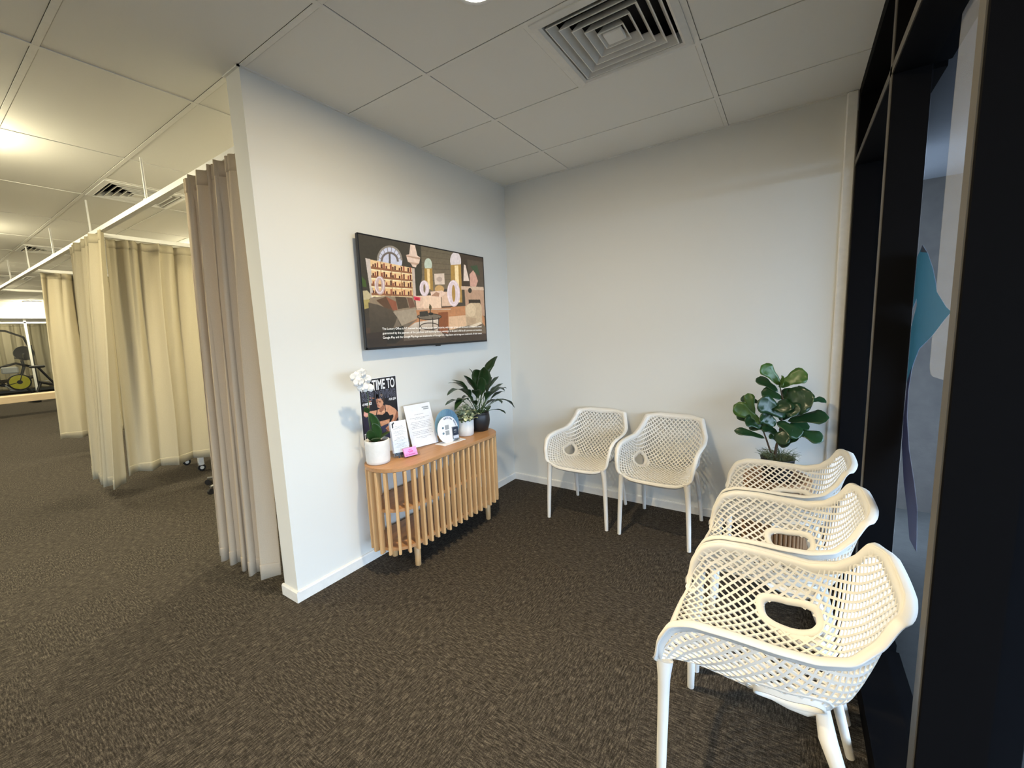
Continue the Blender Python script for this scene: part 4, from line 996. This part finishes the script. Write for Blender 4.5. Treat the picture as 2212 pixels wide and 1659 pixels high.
# treatment table behind the wide curtain, only its foot and castor show
tt = thing('treatment_table', 'white legged treatment table behind the wide curtain, castor showing below', 'treatment table', (-3.62, -1.05, 0))
MB().bbox(0, .0, .62, .62, 1.1, .09, b=.02).build('padded_top', M_blackplas, tt)
MB().bbox(0, .0, .53, .50, 1.0, .05, b=.005).build('frame', M_white, tt)
for sx in (-.22, .22):
    for sy in (-.46, .46):
        MB().bbox(sx, sy, .30, .05, .05, .46, b=.004).build('leg', M_white, tt)
        cst = MB().tube([(sx - .012, sy, .04), (sx + .012, sy, .04)], .04, 16).build('castor', M_blackplas, tt)
        MB().tube([(sx - .018, sy, .04), (sx + .018, sy, .04)], .02, 12).build('castor_hub', M_white, cst)
        MB().bbox(sx, sy, .088, .03, .05, .02, b=.003).build('castor_fork', M_steel, tt)
def stool(x, y, lab):
    t = thing('rolling_stool', lab, 'stool', (x, y, 0))
    MB().lathe([(.13, .47), (.15, .48), (.155, .52), (.14, .545), (.01, .55)], 28).build('seat', M_blackplas, t)
    MB().tube([(0, 0, .10), (0, 0, .47)], [.024, .018], 12).build('column', M_steel, t)
    for k in range(5):
        a = 2 * PI * k / 5 + 3.785; dx, dy = math.cos(a), math.sin(a)
        lg = MB().tube([(0, 0, .11), (dx * .14, dy * .14, .095), (dx * .30, dy * .30, .075)], [.02, .016, .012], 8).build('base_arm', M_steel, t)
        MB().tube([(dx * .30 - dy * .012, dy * .30 + dx * .012, .03), (dx * .30 + dy * .012, dy * .30 - dx * .012, .03)], .03, 14).build('castor', M_blackplas, lg)
stool(-2.52, -1.50, 'rolling stool hidden behind the taupe curtain, dark castors peeping out')
stool(-8.4, -1.55, 'black rolling stool half hidden behind the most distant curtain')

# ------------------------------------------------------------------ far gym end: bulkhead, glazed screen, bench, machines
PX = -16.3
struct('trim_3', MB().box(PX - .25, PX + .12, YN, 0, 2.36, H + .0), M_white)
gs = struct_root('window_10', (PX, 0, 0))
for y in (-.02, -1.04, -2.05, -3.06, -4.07): MB().box(-.03, .03, y - .025, y + .025, .10, 2.36).build('mullion', M_white, gs)
for z0, z1 in ((.10, .17), (2.22, 2.26)): MB().box(-.03, .03, -4.1, 0, z0, z1).build('rail', M_white, gs)
for y in (-1.04, -2.05, -3.06, -4.07):
    MB().add([(0, y + .025, .17), (0, y + .985, .17), (0, y + .985, 2.22), (0, y + .025, 2.22)], [(0, 1, 2, 3)]).build('glass_pane', M_glass, gs)
struct('wall_kerb', MB().box(PX - .06, PX + .06, -4.1, 0, 0, .10), M_wall)
be = thing('timber_bench', 'long pale timber bench in front of the glazed screen at the far left', 'bench', (-12.1, -1.55, 0))
MB().bbox(0, 0, .39, .42, 2.1, .15, b=.006).build('seat', M_ply, be)
for y in (-.72, .72): MB().bbox(0, y, .157, .34, .14, .315, b=.004).build('leg', M_ply, be)
curtain('gym_curtain', 'yellowish curtain inside the room behind the far glazed screen', (-18.9, -3.2), (-18.9, -.2), 2.3, .15, 14, .05, M_fab, (0, 0), 21)
mt = MB().bbox(0, 0, .012, 1.5, 1.6, .024, b=.004).build('floor_mat', M_blue, None, (-17.3, -.85, 0)); tag(mt, 'blue exercise mat on the floor behind the far glazed screen', 'mat')
def bike(x, y, rz, lab):
    t = thing('exercise_bike', lab, 'exercise bike', (x, y, .0), rz)
    fly = MB().tube([(-.03, .28, .50), (.03, .28, .50)], .21, 28).build('flywheel', M_yellow, t)
    MB().tube([(-.04, .28, .50), (.04, .28, .50)], .06, 16).build('flywheel_hub', M_blackplas, fly)
    pts = [(.0, .28 + .225 * math.cos(a), .50 + .225 * math.sin(a)) for a in np.linspace(0, 2 * PI, 33)]
    MB().tube(pts, .022, 6, caps=False).build('guard_ring', M_blackplas, t)
    MB().tube([(0, -.35, .55), (0, 0, .42), (0, .28, .50), (0, .42, .95), (0, .40, 1.15)], .035, 8).tube([(0, 0, .42), (0, -.30, .95)], .03, 8).tube([(0, .28, .5), (0, .55, .06)], .03, 8).tube([(0, -.3, .55), (0, -.5, .06)], .03, 8).build('frame', M_blackplas, t)
    MB().bbox(0, .55, .04, .5, .07, .06, b=.01).bbox(0, -.5, .04, .5, .07, .06, b=.01).build('base_feet', M_blackplas, t)
    MB().bbox(0, -.32, .98, .20, .26, .07, b=.03).build('saddle', M_blackplas, t)
    MB().tube([(-.26, .30, 1.22), (-.20, .42, 1.18), (0, .42, 1.15), (.20, .42, 1.18), (.26, .30, 1.22)], .018, 8).build('handlebar', M_blackplas, t)
    MB().bbox(0, .46, 1.27, .22, .04, .15, b=.01).build('console_display', M_blackplas, t)
    MB().tube([(-.10, 0, .42), (.10, 0, .42)], .02, 8).tube([(.10, 0, .42), (.10, .10, .28)], .014, 6).tube([(-.10, 0, .42), (-.10, -.10, .56)], .014, 6).bbox(.13, .10, .28, .08, .10, .02, b=.004).bbox(-.13, -.10, .56, .08, .10, .02, b=.004).build('crank_and_pedals', M_steel, t)
    return t
bike(-17.0, -1.55, 0, 'black exercise bike with yellow flywheel behind the glass, left of the white frame bar')
bike(-15.4, -.78, .3, 'black exercise bike with yellow flywheel half hidden by the most distant curtain')
rk = thing('cable_machine', 'black cable exercise machine with curved overhead bar behind the far glass', 'gym machine', (-17.7, -1.2, 0))
MB().tube([(0, -.9, 2.0), (0, -.5, 2.08), (0, -.1, 2.05), (0, .25, 1.85), (0, .35, 1.45)], .03, 8).build('overhead_bar', M_blackplas, rk)
for k in range(4): MB().lathe([(.02, 0), (.07, .03), (.07, .09), (.02, .12)], 14, (0, -.75 + .16 * k, 2.05)).build('pulley', M_blackplas, rk)
MB().tube([(0, .35, .05), (0, .35, 1.6)], .05, 8).tube([(0, -.5, .05), (0, -.5, 1.1)], .05, 8).build('upright', M_blackplas, rk)
MB().tube([(-.06, .2, 1.35), (.08, .2, 1.35)], .22, 24).build('weight_disc', M_blackplas, rk)
MB().tube([(0, -.5, .9), (0, 0, 1.05), (0, .35, .9)], .035, 8).tube([(0, -.5, .5), (0, .35, .6)], .05, 8).build('cross_arm', M_blackplas, rk)
MB().bbox(0, -.1, .04, .8, 1.3, .08, b=.01).build('base', M_blackplas, rk)
MB().bbox(.05, -.15, .85, .12, .35, .2, b=.03).build('pale_shroud', M_white, rk)
